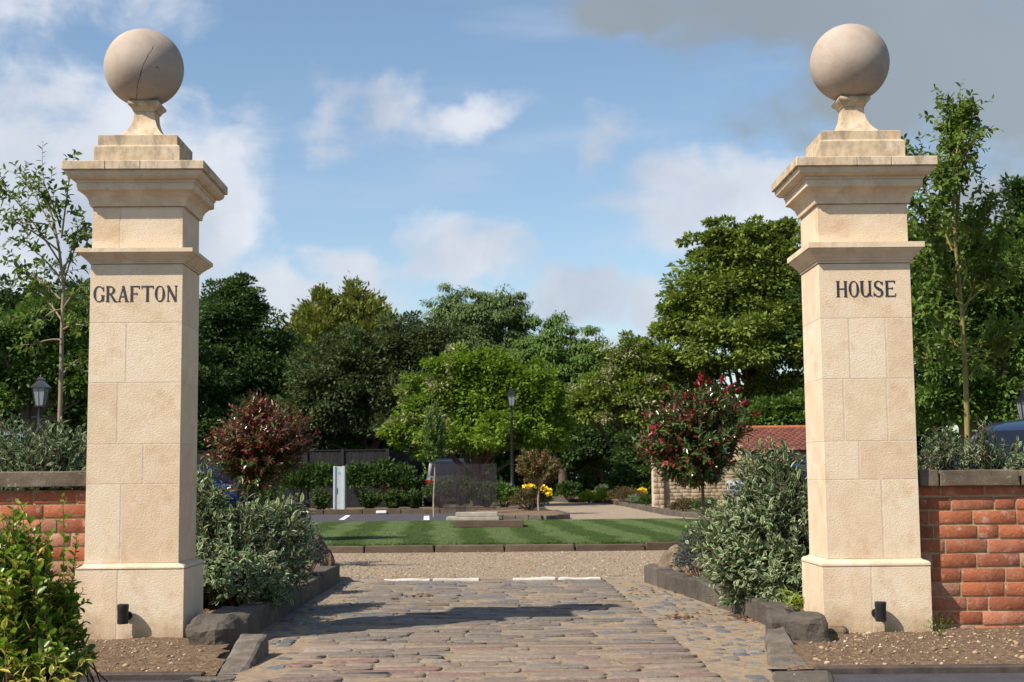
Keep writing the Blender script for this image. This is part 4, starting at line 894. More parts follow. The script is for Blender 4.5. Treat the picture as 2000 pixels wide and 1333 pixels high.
e = E(592, 1088, 44, 62, 10.2); mound('ground_cover_shrub', 'small dark round shrub between the left variegated shrub and the boulder', e[:3], e[3:], 'leaf_blue', 41, 3200, .022, .009)
e = E(1372, 1090, 50, 62, 10.0); mound('ground_cover_shrub', 'small blue-grey round shrub beside the tan rock in the right bed', e[:3], e[3:], 'leaf_blue', 42, 4200, .022, .009)
# fern and tufts on the right soil
t = thing('fern', (P(1838, 1262, 6.9)[0], 6.9, .05), 'tiny pale green fern on the soil in front of the right brick wall', 'fern')
rr_ = np.random.default_rng(4); bs = np.array([P(1838, 1262, 6.9)[0], 6.9, .05]); fr = []
for k in range(7):
    a = R(-60 + k * 22 + 90); e_ = bs + np.array([math.cos(a) * .085, rr_.uniform(-.03, .03), .03 + math.sin(a) * .075]); fr.append(e_)
A = shoots(rr_, bs, np.array(fr), 22, .016, .005, start=.15, spread=1.3, base_r=.004, curve=.15); leaf_part('fronds', A, np.ones(len(A[0]), bool), 'fern', t); stem_mesh('stems', A[5], .0015, .0006, 'fern', t)
t = thing('grass_tuft', (P(1575, 1215, 7.6)[0], 7.7, .1), 'dry grassy tuft between the right shrub and pillar foot', 'plant')
bs = np.array([P(1560, 1215, 7.6)[0], 7.6, .1]); A = shoots(rr_, bs, bs + rand_unit(rr_, 30) * [.1, .06, .05] + [0, 0, .08], 5, .06, .006, start=.2, spread=.5, base_r=.02); leaf_part('blades', A, np.ones(len(A[0]), bool), 'leaf_lime', t)

# ------------------------------------------------------------------ standard trees with ball heads
def standard(name, label, base, top_trunk, ells, nsh, nl, L, Wd, parts, seed, tr=.022, bark='bark', group=None, cat='tree', stem_r=.004, crim=None, **k):
    t = thing(name, base, label, cat, group); r = np.random.default_rng(seed); b = np.array(base); tt = np.array(top_trunk)
    pl = np.array([b + (tt - b) * s + np.array([math.sin(s * 5 + seed) * .015, 0, 0]) for s in np.linspace(0, 1, 8)])
    stem_mesh('trunk', [pl], tr, tr * .7, bark, t, n=8)
    tg = in_ell(r, ells, nsh, .35, 1.04); A = shoots(r, tt - [0, 0, .02], tg, nl, L, Wd, base_r=.02, **k); n = len(A[0]); u = r.random(n)
    for nm, m, sel in parts(A, u, r):
        if nm == 'new_foliage' and crim is not None: leaf_part(nm, [np.concatenate([A[i][sel], crim[i]]) for i in range(5)], slice(None), m, t)
        else: leaf_part(nm, A, sel, m, t)
    stem_mesh('branches', A[5], stem_r, stem_r * .35, bark, t); return t
Yp = 17.0; e1 = [E(510, 858, 96, 84, Yp), E(452, 875, 62, 62, Yp), E(562, 865, 66, 72, Yp), E(500, 925, 66, 52, Yp), E(500, 800, 40, 36, Yp)]
def p_red(A, u, r):
    z = A[0][:, 2]; lo = np.percentile(z, 30); g = (u < .22) | ((z < lo) & (u < .55)); return [('foliage', 'photinia_b', ~g), ('old_foliage', 'photinia', g)]
standard('photinia_tree', 'ball-headed tree with dull red-bronze leaves, behind the left variegated shrub', (P(522, 1000, Yp)[0], Yp, 0), P(512, 925, Yp), e1, 1150, 17, .085, .026, p_red, 51, .022, group='ball-headed photinia trees', start=.45)
Yp = 15.6; e2 = [E(1355, 850, 98, 98, Yp), E(1295, 865, 60, 78, Yp), E(1420, 840, 58, 76, Yp), E(1370, 790, 62, 50, Yp), E(1350, 915, 72, 38, Yp)]
def p_gr(A, u, r):
    z = A[0][:, 2]; hi = np.percentile(z, 88); x = A[0][:, 0]; xl_ = np.percentile(x, 10)
    red = ((z > hi) & (u < .10)) | ((x < xl_) & (u < .12)); br = (~red) & (u > .74); return [('foliage', 'photinia', ~red & ~br), ('new_foliage', 'photinia_r', red), ('bronze_foliage', 'photinia_b', br)]
r_ = np.random.default_rng(6); b_ = P(1370, 830, Yp)
tg = np.array([P(a, b, Yp + r_.uniform(-.2, .2)) for a, b in ((1370, 738), (1385, 745), (1360, 752), (1412, 742), (1432, 752), (1440, 762), (1300, 758), (1352, 770), (1468, 822), (1478, 808), (1455, 790), (1262, 815), (1268, 850), (1385, 770), (1420, 765))])
A = shoots(r_, b_, tg, 9, .11, .034, start=.86, spread=.45, base_r=.03)
standard('photinia_tree', 'ball-headed tree with dark glossy leaves and crimson shoots on top, right of the lawn', (P(1380, 1000, Yp)[0], Yp, 0), P(1372, 925, Yp), e2, 950, 17, .095, .034, p_gr, 52, .024, group='ball-headed photinia trees', start=.45, crim=A)
Yp = 32.0
standard('photinia_tree', 'small russet ball-headed tree on a thin pale stem at the far bed', (P(1052, 1002, Yp)[0], Yp, .05), P(1052, 950, Yp), [E(1052, 910, 44, 38, Yp), E(1030, 900, 26, 28, Yp), E(1078, 915, 24, 28, Yp)], 420, 12, .10, .035, lambda A, u, r: [('foliage', 'rust', u < .75), ('green_foliage', 'leaf_mid', u >= .75)], 53, .022, 'stake', group='ball-headed photinia trees', start=.5)
Yp = 30.0
standard('sapling', 'narrow dark green sapling in front of the bright green tree', (P(848, 1000, Yp)[0], Yp, 0), P(848, 890, Yp), [E(848, 850, 30, 62, Yp), E(850, 820, 20, 50, Yp)], 260, 14, .08, .035, lambda A, u, r: [('foliage', 'leaf_mid', u < 2)], 54, .018, 'stake', start=.45)
# young trees either side
def young(label, Y, trunk_px, twigs_px, seed, L, nl, bark, m='young', tr=.03, dens=30):
    b = P(*trunk_px[0], Y); b[2] = .08; t = thing('young_tree', b, label, 'tree', 'young trees behind the brick walls'); r = np.random.default_rng(seed)
    tp_ = [b] + [P(x, y, Y) for x, y in trunk_px[1:]]; pl = []
    for a, c_ in zip(tp_[:-1], tp_[1:]): pl += [a + (c_ - a) * s for s in np.linspace(0, 1, 5)[:-1]]
    pl.append(tp_[-1]); pl = np.array(pl); stem_mesh('trunk', [pl], tr, .006, bark, t, n=8)
    Pb = []; stems = []
    for (x0, y0, x1, y1) in twigs_px:
        a = P(x0, y0, Y); dz = r.uniform(-.5, .5); c_ = P(x1, y1, Y + dz); mid = (a + c_) / 2 + [0, 0, .06]; s = np.linspace(0, 1, 8)[:, None]
        br = (1 - s) ** 2 * a + 2 * s * (1 - s) * mid + s * s * c_; stems.append(br); ln = np.linalg.norm(c_ - a)
        for k in range(max(5, int(ln * dens))):
            f = r.uniform(.2, 1.0); o = a * (1 - f) ** 2 + 2 * f * (1 - f) * mid + f * f * c_
            e_ = o + unit((c_ - a)) * r.uniform(.05, .2) + r.normal(size=3) * [.09, .09, .08]; Pb.append((o, e_))
    As = [shoots(r, o, np.array([e_]), nl, L, L * .48, start=.2, base_r=.0, spread=1.0, droop=.1) for o, e_ in Pb]
    A = [np.concatenate([q[i] for q in As]) for i in range(5)]; st2 = [q[5][0] for q in As]
    leaf_part('foliage', A, np.ones(len(A[0]), bool), m, t); stem_mesh('branches', stems, .010, .003, bark, t, n=5, more=[(q, .003, .0012) for q in st2]); return t
r_ = np.random.default_rng(3)
tw = [(118, 515, 10, 368), (115, 475, 40, 338), (120, 465, 140, 323), (120, 495, 5, 423), (122, 525, 160, 498), (118, 545, 50, 478), (120, 565, 165, 438), (122, 605, 165, 558), (120, 625, 60, 558), (118, 605, 70, 638), (122, 645, 170, 638), (122, 665, 60, 678), (120, 735, 165, 698), (120, 585, 170, 598), (118, 585, 30, 518), (118, 445, 85, 358), (110, 425, 70, 368), (105, 445, 30, 438), (120, 545, 150, 468)]
young('slender young tree with sparse crown behind the left brick wall', 12.0, [(112, 900), (118, 780), (122, 620), (124, 560), (116, 490), (104, 430), (85, 370)], tw, 61, .068, 9, 'bark_pale', tr=.022, dens=17)
tw = [(1870, 440, 1890, 197), (1870, 440, 1862, 212), (1860, 490, 1780, 322), (1860, 350, 1900, 282), (1862, 370, 1800, 312), (1865, 320, 1850, 242), (1860, 460, 1835, 362), (1862, 400, 1840, 350), (1870, 560, 1790, 400), (1880, 620, 1960, 430), (1880, 600, 1990, 520), (1870, 560, 1800, 520), (1880, 640, 1790, 600), (1885, 690, 1830, 660), (1885, 700, 1985, 640), (1880, 560, 1930, 380), (1870, 500, 1820, 450), (1890, 740, 1960, 680), (1885, 720, 1800, 700), (1872, 540, 1900, 440), (1880, 600, 1840, 540), (1878, 280, 1892, 222), (1866, 380, 1830, 332)]
young('tall young tree with olive trunk rising above the right brick wall', 11.5, [(1890, 960), (1888, 800), (1884, 700), (1878, 600), (1868, 500), (1862, 400), (1868, 300), (1880, 250)], tw, 62, .072, 9, 'bark_green', tr=.025, dens=44)

# ------------------------------------------------------------------ background trees
def tree(name, label, Y, base_px, blobs, m, seed, leaf=.20, lw=.55, ncl=260, per=90, cr=.16, flat=.6, style='broad', extra=None, group='trees beyond the car park', dr=.8, cat='tree', bark='bark', tr=.22, stuff=None):
    r = np.random.default_rng(seed); s = ppm(Y); els = [E(x, y, a, b, Y, dr) for x, y, a, b in blobs]
    els = [(e[0], e[1] + r.uniform(-.3, .3) * e[4], e[2], e[3], e[4], e[5]) for e in els]
    bx = P(base_px, 932, Y)[0]; zg = gz(bx, Y); t = thing(name, (bx, Y, zg), label, cat, group)
    w = np.array([(e[3] * e[5]) for e in els]); w /= w.sum(); Pb, D, N, L_, W_, ex = [], [], [], [], [], []
    idx = r.choice(len(els), ncl, p=w)
    for q, i in enumerate(idx):
        e = els[i]; d = rand_unit(r, 1)[0]
        if d[2] < -.45: d[2] *= -.6
        if d[1] > .45: d[1] *= -1
        inner = q % 5 == 0; kk = 1 + 1.35 * mnoise.noise(Vector(d * 2.2) + Vector((seed, i * 3.1, 0))); kk = max(.50, min(1.13, kk)); k = (r.uniform(.25, .7) if inner else r.uniform(.74, 1.06)) * kk
        c_ = np.array(e[:3]) + d * np.array(e[3:]) * k; R_ = cr * min(e[3], e[5]) * r.uniform(.45, 1.6) + .10; n = int(per * 1.75 * r.uniform(.6, 1.4))
        o = rand_unit(r, n); rad = r.random(n) ** .45; p = c_ + o * rad[:, None] * [R_ * 1.25, R_ * 1.25, R_ * flat * 1.1]
        if style == 'conifer': dd = unit(o * .5 + np.array([d[0] * .7, d[1] * .7, .9])) + r.normal(size=(n, 3)) * .15; p = c_ + o * rad[:, None] * [R_ * .6, R_ * .6, R_ * 1.6]; nh = o + d
        elif style == 'weep': dd = o * .4 + np.array([d[0] * .3, d[1] * .3, -.7]) + r.normal(size=(n, 3)) * .3; nh = o + d * .6 + [0, 0, .2]
        else: dd = o * .8 + d * .4 + r.normal(size=(n, 3)) * .35 + [0, 0, -.15]; nh = o * .5 + d * .35 + np.array([0, 0, .75]) + r.normal(size=(n, 3)) * .35
        Pb.append(p); D.append(dd); N.append(nh); sc = r.uniform(.4, 1.0, n); L_.append(leaf * sc); W_.append(leaf * lw * sc); ex.append(np.full(n, r.random()) if extra else np.zeros(n))
    A = [np.concatenate(a) for a in (Pb, D, N, L_, W_)]; u = np.concatenate(ex)
    if extra:
        xs = A[0][:, 0]; side = (u < extra[1]) & (r.random(len(u)) < .55) & ((A[0][:, 0] < els[0][0] + extra[2] + .45) )
        leaf_part('crown', A, ~side, m, t, .2, 'quad'); leaf_part('blossom', A, side, extra[0], t, .2, 'quad')
    else: leaf_part('crown', A, np.ones(len(u), bool), m, t, .2, 'quad')
    b = np.array([bx, Y, zg]); top = np.array(max(els, key=lambda e: e[2])[:3]); mid = b * .5 + top * .5 + r.normal(size=3) * .1
    s_ = np.linspace(0, 1, 9)[:, None]; tk = (1 - s_) ** 2 * b + 2 * s_ * (1 - s_) * (b * .6 + np.array([b[0], b[1], top[2]]) * .4) + s_ * s_ * top
    stem_mesh('trunk', [tk], tr, tr * .25, bark, t, n=8); lim = []
    for e in els:
        for _ in range(3):
            st = tk[r.integers(2, 7)]; en = np.array(e[:3]) + rand_unit(r, 1)[0] * np.array(e[3:]) * .75; md = (st + en) / 2 + [0, 0, .15]; lim.append((1 - s_) ** 2 * st + 2 * s_ * (1 - s_) * md + s_ * s_ * en)
    stem_mesh('limbs', lim, tr * .35, tr * .06, bark, t, n=5); return t
tree('broadleaf_tree', 'dark tree at the far left edge behind the lamp', 38, 60, [(60, 640, 110, 105), (150, 700, 110, 130), (-10, 760, 140, 150), (120, 830, 130, 100)], 'leaf_dark', 101, .19, ncl=420)
tree('broadleaf_tree', 'mid green low tree just behind the left wall', 24, 40, [(15, 670, 85, 60), (110, 640, 80, 55), (40, 760, 100, 70), (150, 740, 60, 60)], 'leaf_mid', 102, .13, ncl=260, per=70)
tree('broadleaf_tree', 'dark tree showing just right of the GRAFTON pillar', 50, 450, [(445, 640, 75, 90), (475, 610, 45, 62), (510, 700, 70, 85), (390, 660, 90, 100), (400, 760, 110, 130), (530, 790, 110, 110)], 'leaf_dark', 103, .20, ncl=560)
def conifer(label, Y, spires, m, seed, group):
    r = np.random.default_rng(seed); bx = P(spires[0][0], 932, Y)[0]; t = thing('conifer_tree', (bx, Y, gz(bx, Y)), label, 'tree', group); Pb, D, N, L_, W_, lim = [], [], [], [], [], []
    for q, (px, pt, hw, hb) in enumerate(spires):
        top = P(px, pt, Y + (q % 2) * .8); x0 = top[0]; y0 = top[1]; H = hb / ppm(Y); Wm = hw / ppm(Y); lim.append(np.array([[x0, y0, gz(bx, Y)], [x0, y0, top[2] * .5], [x0, y0, top[2]]]))
        for k in range(420):
            f = r.random() ** .75; z = top[2] - f * H; ln = (.12 + Wm * min(1, f * 2.3)) * r.uniform(.5, 1.15); a = r.uniform(0, 2 * math.pi)
            rd = np.array([math.cos(a), math.sin(a), 0]); n = int(10 + 26 * ln); s_ = r.uniform(.1, 1, n)
            c_ = np.array([x0, y0, z]) + rd * (s_ * ln)[:, None]; c_[:, 2] += .45 * ln * s_ ** 1.6 - .1 * ln; c_ += r.normal(size=(n, 3)) * [.07, .07, .10]
            Pb.append(c_); D.append(rd * .7 + np.array([0, 0, .75]) + r.normal(size=(n, 3)) * .35); N.append(np.array([0, 0, .8]) + rd * .3 + r.normal(size=(n, 3)) * .4); sc = r.uniform(.6, 1.2, n); L_.append(.24 * sc); W_.append(.095 * sc)
            if k % 4 == 0: lim.append(np.array([[x0, y0, z], [x0 + rd[0] * ln * .5, y0 + rd[1] * ln * .5, z + .05 * ln], [x0 + rd[0] * ln * .9, y0 + rd[1] * ln * .9, z + .25 * ln]]))
    A = [np.concatenate(a) for a in (Pb, D, N, L_, W_)]; leaf_part('crown', A, slice(None), m, t, .2, 'quad'); stem_mesh('trunk', lim[:1], .2, .04, 'bark', t, n=8); stem_mesh('limbs', lim[1:], .05, .015, 'bark', t)
conifer('golden green conifer left of centre', 56, [(628, 566, 80, 230), (690, 549, 92, 240), (738, 600, 62, 200), (588, 612, 60, 220), (655, 590, 80, 240)], 'leaf_gold', 104, 'trees beyond the car park')
tree('broadleaf_tree', 'dark green tree with reddish tinge behind the black fence', 47, 700, [(690, 740, 90, 90), (790, 700, 85, 75), (640, 800, 90, 100), (750, 820, 110, 90), (850, 690, 60, 70), (590, 840, 70, 70)], 'leaf_red_green', 105, .17, ncl=560)
tree('willow_tree', 'tall grey-green feathery tree at centre', 62, 930, [(880, 640, 55, 75), (940, 630, 70, 72), (1000, 650, 52, 75), (850, 700, 60, 80), (950, 720, 130, 100)], 'leaf_grey', 106, .24, .34, ncl=520, style='weep')
tree('willow_tree', 'lower feathery green tree right of centre', 58, 1100, [(1075, 690, 55, 72), (1130, 710, 50, 68), (1040, 740, 60, 70), (1110, 790, 90, 80), (1160, 760, 50, 60)], 'leaf_mid', 107, .22, .36, ncl=400, style='weep')
tree('flowering_tree', 'bright green tree with cream blossom behind the central lamp post', 42, 930, [(880, 770, 80, 78), (960, 780, 90, 85), (1030, 800, 65, 85), (830, 820, 62, 70), (930, 730, 60, 50), (940, 860, 140, 60), (800, 850, 42, 45), (1075, 850, 40, 50)], 'leaf_bright', 108, .17, ncl=620, extra=('blossom', .42, -.3))
tree('broadleaf_tree', 'pale green open tree between the bright tree and the tallest tree', 45, 1220, [(1230, 730, 60, 70), (1270, 720, 50, 60), (1180, 790, 62, 60), (1250, 800, 80, 70), (1150, 800, 45, 50)], 'leaf_chestnut', 109, .17, ncl=320, extra=('blossom', .2, .6))
tree('chestnut_tree', 'tallest spreading tree left of the HOUSE pillar', 46, 1450, [(1450, 530, 100, 95), (1400, 600, 95, 100), (1510, 570, 90, 110), (1345, 650, 66, 85), (1480, 690, 150, 110), (1350, 750, 90, 80), (1570, 650, 90, 170), (1540, 790, 110, 80), (1420, 480, 75, 45), (1500, 470, 70, 50), (1530, 860, 90, 45)], 'leaf_chestnut', 110, .22, ncl=760, per=100, flat=.38, cr=.2)
tree('broadleaf_tree', 'dense tree behind the right wall and its young tree', 25, 1900, [(1840, 520, 75, 110), (1930, 560, 95, 120), (1830, 680, 90, 130), (1970, 650, 110, 160), (1880, 800, 130, 90), (2020, 560, 60, 130)], 'leaf_mid', 111, .13, ncl=620, per=100)
tree('broadleaf_tree', 'dark tree top cut by the right edge of the photo', 42, 2010, [(2000, 430, 48, 85), (2030, 520, 80, 120), (1980, 600, 70, 110)], 'leaf_dark', 112, .2, ncl=240)
tree('broadleaf_tree', 'dark tree far behind the right wall, between pillar and frame edge', 45, 1880, [(1850, 640, 110, 120), (1960, 760, 130, 130), (1830, 800, 110, 120), (2020, 860, 90, 80), (1960, 620, 90, 120)], 'leaf_dark', 119, .2, ncl=520)
tree('evergreen_bush', 'dark evergreen in the shade behind the yellow-green plants', 50, 1180, [(1160, 880, 70, 70), (1220, 880, 70, 80), (1110, 900, 40, 50)], 'leaf_dark', 113, .17, ncl=300, cat='bush', tr=.1)
tree('evergreen_bush', 'dark hedge-like bush behind the tiled outbuilding', 43, 1560, [(1500, 830, 60, 45), (1570, 820, 70, 50), (1640, 830, 60, 50)], 'leaf_mid', 120, .17, ncl=300, cat='bush', tr=.1)
tree('evergreen_bush', 'dark evergreen beside the stone wall pier', 44, 1270, [(1255, 900, 50, 55), (1240, 940, 50, 40)], 'leaf_dark', 114, .16, ncl=160, cat='bush', tr=.1)
tree('evergreen_bush', 'dark bush hanging over the black fence', 48, 680, [(680, 850, 90, 42), (600, 870, 60, 50), (760, 860, 60, 40)], 'leaf_mid', 115, .16, ncl=240, cat='bush', tr=.1)
tree('evergreen_bush', 'shaded bush behind the bronze-leaved tree', 46, 470, [(450, 870, 80, 80), (540, 880, 70, 70)], 'leaf_dark', 116, .17, ncl=260, cat='bush', tr=.1)
tree('broadleaf_tree', 'dark tree behind the HOUSE pillar', 44, 1680, [(1650, 640, 120, 140), (1740, 600, 110, 150), (1700, 800, 130, 120)], 'leaf_dark', 117, .2, ncl=420)
tree('broadleaf_tree', 'dark tree behind the GRAFTON pillar', 46, 270, [(270, 660, 110, 110), (240, 800, 140, 120), (330, 780, 110, 120)], 'leaf_dark', 118, .2, ncl=420)
# boundary hedge beyond everything
r_ = np.random.default_rng(90); n = 120000; x = r_.uniform(-42, 42, n); h = 3.6 + .5 * np.sin(x * .8) + .3 * np.sin(x * 2.3)
z = r_.uniform(0, 1, n) * h; p = np.stack([x, 66 + r_.uniform(-.6, 1.2, n) + .5 * np.sin(x * 1.7), z - .2], 1)
d_ = r_.normal(size=(n, 3)) + [0, -.8, .2]; t = thing('boundary_hedge', (0, 66, -.05), 'tall dark hedge closing the view behind the trees', 'hedge')
v, f, uv = leaves(p, d_, r_.normal(size=(n, 3)) * .6 + [0, -.6, .6], .34 * r_.uniform(.6, 1.2, n), .2 * r_.uniform(.6, 1.2, n), .2, 'quad'); npmesh('foliage', v, f, 'leaf_dark', t)
stem_mesh('stems', [np.array([[q, 66.3, -.1], [q + .1, 66.2, 1.5], [q, 66.3, 3.0]]) for q in np.arange(-42, 42, 1.2)], .05, .02, 'bark', t)

# ------------------------------------------------------------------ far planting
def clump_shrub(label, px, py, rx, ry, Y, m, seed, L=.09, group='shrubs around the car park', n=2200, name='shrub', Wr=.4):
    e = E(px, py, rx, ry, Y); return mound(name, label, e[:3], e[3:], m, seed, n, L, L * Wr, group)
# bed behind the car park kerb
kerb_run('car_park_kerb', [(-16, 33.8), (-6.5, 33.8), (.1, 33.8), (.45, 34.3)], .16, -.05, .10, .9, 'kerb_brown', 31, .005)
grid_sheet('hedge_bed', -16, .4, 33.95, 37.4, 60, 14, lambda x, y: .075 + .04 * fb(x, y, .5), 'soil')
HG = 'hedging shrubs behind the charging post'
for i, (px, w, lab) in enumerate(((528, 34, 'low V-shaped shrub left of the charging post, half hidden by dogwood leaves'), (627, 24, 'low V-shaped shrub just left of the charging post'), (722, 28, 'low V-shaped shrub right of the charging post, first of the row'), (768, 28, 'low V-shaped shrub between the first one and the parked dark vehicle'), (808, 15, 'low V-shaped shrub at the tail of the dark vehicle'))):
    Yq = 35.0; e = E(px, 972, w, 24, Yq); b = np.array([P(px, 990, Yq)[0], Yq, .08])
    shrub('hedging_shrub', lab, b, [e, (e[0], e[1], e[2] + .05, e[3] * 1.15, e[4], e[5] * .6)], 150, 12, .10, .045, ['leaf_hedge'], 200 + i, HG, start=.25, base_r=.03, curve=.05, stem_r=.006)
for i, (px, py, rx, ry, lab) in enumerate(((585, 945, 34, 36, 'taller hedging shrub below the bronze-leaved tree'), (630, 942, 34, 34, 'taller hedging shrub behind the charging post'), (700, 940, 32, 36, 'taller hedging shrub right of the charging post'), (748, 938, 34, 34, 'taller hedging shrub below the end of the black fence'), (786, 944, 30, 34, 'taller hedging shrub beside the dark vehicle'))):
    clump_shrub(lab, px, py, rx, ry, 37.0, 'leaf_hedge', 210 + i, .12, HG, 2600, 'hedging_shrub')
for i, (px, py, rx, ry, m, lab) in enumerate(((900, 960, 40, 28, 'leaf_red_green', 'dull brown-green shrub behind the clear panel'), (950, 968, 36, 26, 'leaf_hedge', 'green shrub behind the right side of the clear panel'), (985, 972, 30, 26, 'leaf_mid', 'green shrub at the foot of the central lamp post'), (860, 965, 34, 28, 'leaf_red_green', 'dark shrub behind the left side of the clear panel'))):
    clump_shrub(lab, px, py, rx, ry, 35.6, m, 220 + i, .09, 'shrubs around the car park', 1800)
# island bed with russet tree
bp = [G(930, 1003), G(1060, 999), G(1082, 1003), G(1104, 1013), G(1060, 1014.5), G(935, 1014.5)]
poly_sheet('island_bed', [(p[0], p[1]) for p in bp], .07, 'soil', thick=.07)
kerb_run('island_kerb', [(p[0], p[1]) for p in [bp[2], bp[3], bp[4], bp[5]]][::1], -.1 if False else .1, -.03, .085, .3, 'kerb', 41, .006)
clump_shrub('dark russet rounded bush under the small russet tree', 1035, 978, 36, 24, 32.5, 'leaf_heather', 230, .07)
az = clump_shrub('green bush topped with bright yellow flowers', 1045, 972, 30, 20, 33.8, 'leaf_mid', 231, .08, name='azalea_bush')
r_ = np.random.default_rng(12)
for i, (px, py, rx, ry) in enumerate(((1035, 953, 13, 6), (1064, 962, 15, 9), (1058, 956, 6, 6))):
    e = E(px, py, rx, ry, 33.4); n = 260; d = rand_unit(r_, n); p = np.array(e[:3]) + d * np.array(e[3:]) * r_.uniform(.5, 1, n)[:, None]
    v, f, uv = leaves(p, d + r_.normal(size=(n, 3)) * .5, d + [0, -.5, .5], .06 * r_.uniform(.6, 1.2, n), .05 * r_.uniform(.7, 1.2, n), .2, 'quad'); npmesh('flower_cluster', v, f, 'leaf_yellow', az)
# right bed by the stone wall
kpts = [G(1075, 980), G(1180, 982), G(1225, 990), G(1262, 998), G(1300, 1006), G(1400, 1015), G(1560, 1022)]
kerb_run('drive_kerb', [(p[0], p[1]) for p in kpts][::-1], -.16, -.03, .09, .32, 'kerb', 51, .01)
bpts = [(p[0] + .1, p[1] + .05) for p in kpts] + [(12, 30), (12, 52), (1.0, 52)]
poly_sheet('border_bed', bpts, .045, 'soil')
for i, (px, py, rx, ry, Y, m, L, lab) in enumerate(((1112, 962, 23, 20, 46, 'leaf_hedge', .12, 'bushy green shrub in the shade right of the yellow flowers'), (1150, 973, 15, 10, 45, 'leaf_lime', .12, 'lime yellow-green leafy plant, left one by the gravel drive'), (1180, 971, 13, 12, 43.5, 'leaf_lime', .12, 'lime yellow-green leafy plant, right one by the gravel drive'), (1180, 960, 14, 9, 45.5, 'leaf_silver', .12, 'pale green plant behind the lime plants'),
        (1222, 970, 36, 19, 41, 'leaf_heather', .06, 'wide brownish heather mound by the gravel drive'), (1238, 980, 13, 11, 38, 'leaf_silver', .05, 'small silver-green mound before the heather'), (1262, 981, 15, 15, 37, 'leaf_hedge', .05, 'round green mound touching the stone pier'), (1254, 962, 8, 7, 41.5, 'leaf_yellow', .06, 'small yellow plant behind the green mound'),
        (1338, 992, 28, 17, 31.5, 'leaf_heather', .05, 'dark rounded mound at the foot of the stone wall, left'), (1378, 991, 26, 19, 31, 'leaf_red_green', .05, 'dark rounded mound at the foot of the stone wall, right'))):
    clump_shrub(lab, px, py, rx, ry, Y, m, 240 + i, L, 'shrubs around the car park', 1900)
# ------------------------------------------------------------------ stone garden wall and outbuilding
Yw = 34.6; xa = P(1277, 1000, Yw)[0]; xm = P(1295, 1000, Yw)[0]; xb = P(1462, 1000, Yw)[0]
t = thing('stone_wall', ((xa + xb) / 2, Yw, 0), 'honey stone garden wall with a square pier at its left end', 'wall')
zt = P(1300, 905, Yw)[2]
V, Fq = masonry(xm, xb, -.02, zt, Yw, .088, .26, .012, .1, 71, .006, .01, .5, .3); npmesh('stonework', V, Fq, 'stone_far', t)
MB().box(xm, xb, Yw + .012, Yw + .4, -.03, zt - .01).build('mortar', 'mortar_pale', t)
V, Fq = masonry(xa, xm + .02, -.02, zt + .05, Yw - .12, .14, .17, .015, .1, 72, .004, .006, .4, 0); npmesh('pier', V, Fq, 'stone_far', t)
MB().box(xa + .002, xm + .018, Yw - .11, Yw + .45, -.03, zt + .04).build('pier_core', 'mortar_pale', t)
mb = MB(); mb.box(xm + .01, xb, Yw - .04, Yw + .45, zt - .008, zt + .06, .01); mb.box(xa - .04, xm + .06, Yw - .16, Yw + .5, zt + .052, zt + .13, .01); mb.build('coping', 'stone_far', t)
Yb = 36.5; xa = P(1462, 900, Yb)[0]; xb = P(1720, 900, Yb)[0]; ze = P(1500, 876, Yb)[2]; zr = P(1500, 834, Yb + 1.3)[2]
t = thing('outbuilding', ((xa + xb) / 2, Yb, 0), 'low stone outbuilding with red clay tiled roof behind the right pillar', 'building')
V, Fq = masonry(xa, xb, -.02, ze, Yb, .13, .36, .018, .1, 73, .006, .01, .5, .3)
wl = npmesh('wall', V, Fq, 'stone_far', t)
mb = MB(); mb.box(xa, xb, Yb + .012, Yb + 2.6, -.03, ze - .02); mb.add([(xa + .01, Yb + .01, ze - .03), (xa + .01, Yb + 2.6, ze - .03), (xa + .01, Yb + 1.3, zr - .07)], [(0, 1, 2)]); mb.add([(xb - .01, Yb + .01, ze - .03), (xb - .01, Yb + 2.6, ze - .03), (xb - .01, Yb + 1.3, zr - .07)], [(0, 1, 2)]); mb.build('wall_core', 'stone_far', t)
V = []; Fq = []; r_ = random.Random(9); ns = 13; sl = Vector((0, 1.3 + .15, zr - ze + .03)); 
for k in range(ns):
    x = xa - .12 - (.08 if k % 2 else 0)
    while x < xb + .1:
        p0 = Vector((x, Yb - .15, ze - .05)) + sl * (k / ns); p1 = Vector((x, Yb - .15, ze - .05)) + sl * ((k + 1.15) / ns); up = Vector((0, 0, .022 + r_.uniform(0, .008))); b0 = len(V); w = Vector((.158, 0, 0))
        V += [p0, p0 + w, p1 + w, p1, p0 + up, p0 + w + up, p1 + w + up * .3, p1 + up * .3]; Fq += [(b0 + 4, b0 + 5, b0 + 6, b0 + 7), (b0, b0 + 1, b0 + 5, b0 + 4), (b0, b0 + 4, b0 + 7, b0 + 3), (b0 + 1, b0 + 2, b0 + 6, b0 + 5)]
        x += .165
V2_ = [(v.x, 2 * (Yb + 1.3) - v.y, v.z) for v in V]; n0 = len(V)
rf = npmesh('roof', [tuple(v) for v in V] + V2_, Fq + [tuple(n0 + i for i in f[::-1]) for f in Fq], 'tile', t)
mb = MB(); x = xa - .14
while x < xb + .1: mb.tube([(x, Yb + 1.3, zr - .03), (x + .29, Yb + 1.3, zr - .03)], .065, 10); x += .3
o = mb.build('ridge_tiles', 'tile_ridge', t, True)
mb = MB(); mb.box(xa - .1, xb + .1, Yb - .11, Yb - .05, ze - .12, ze - .06); mb.build('gutter', 'trim', t)
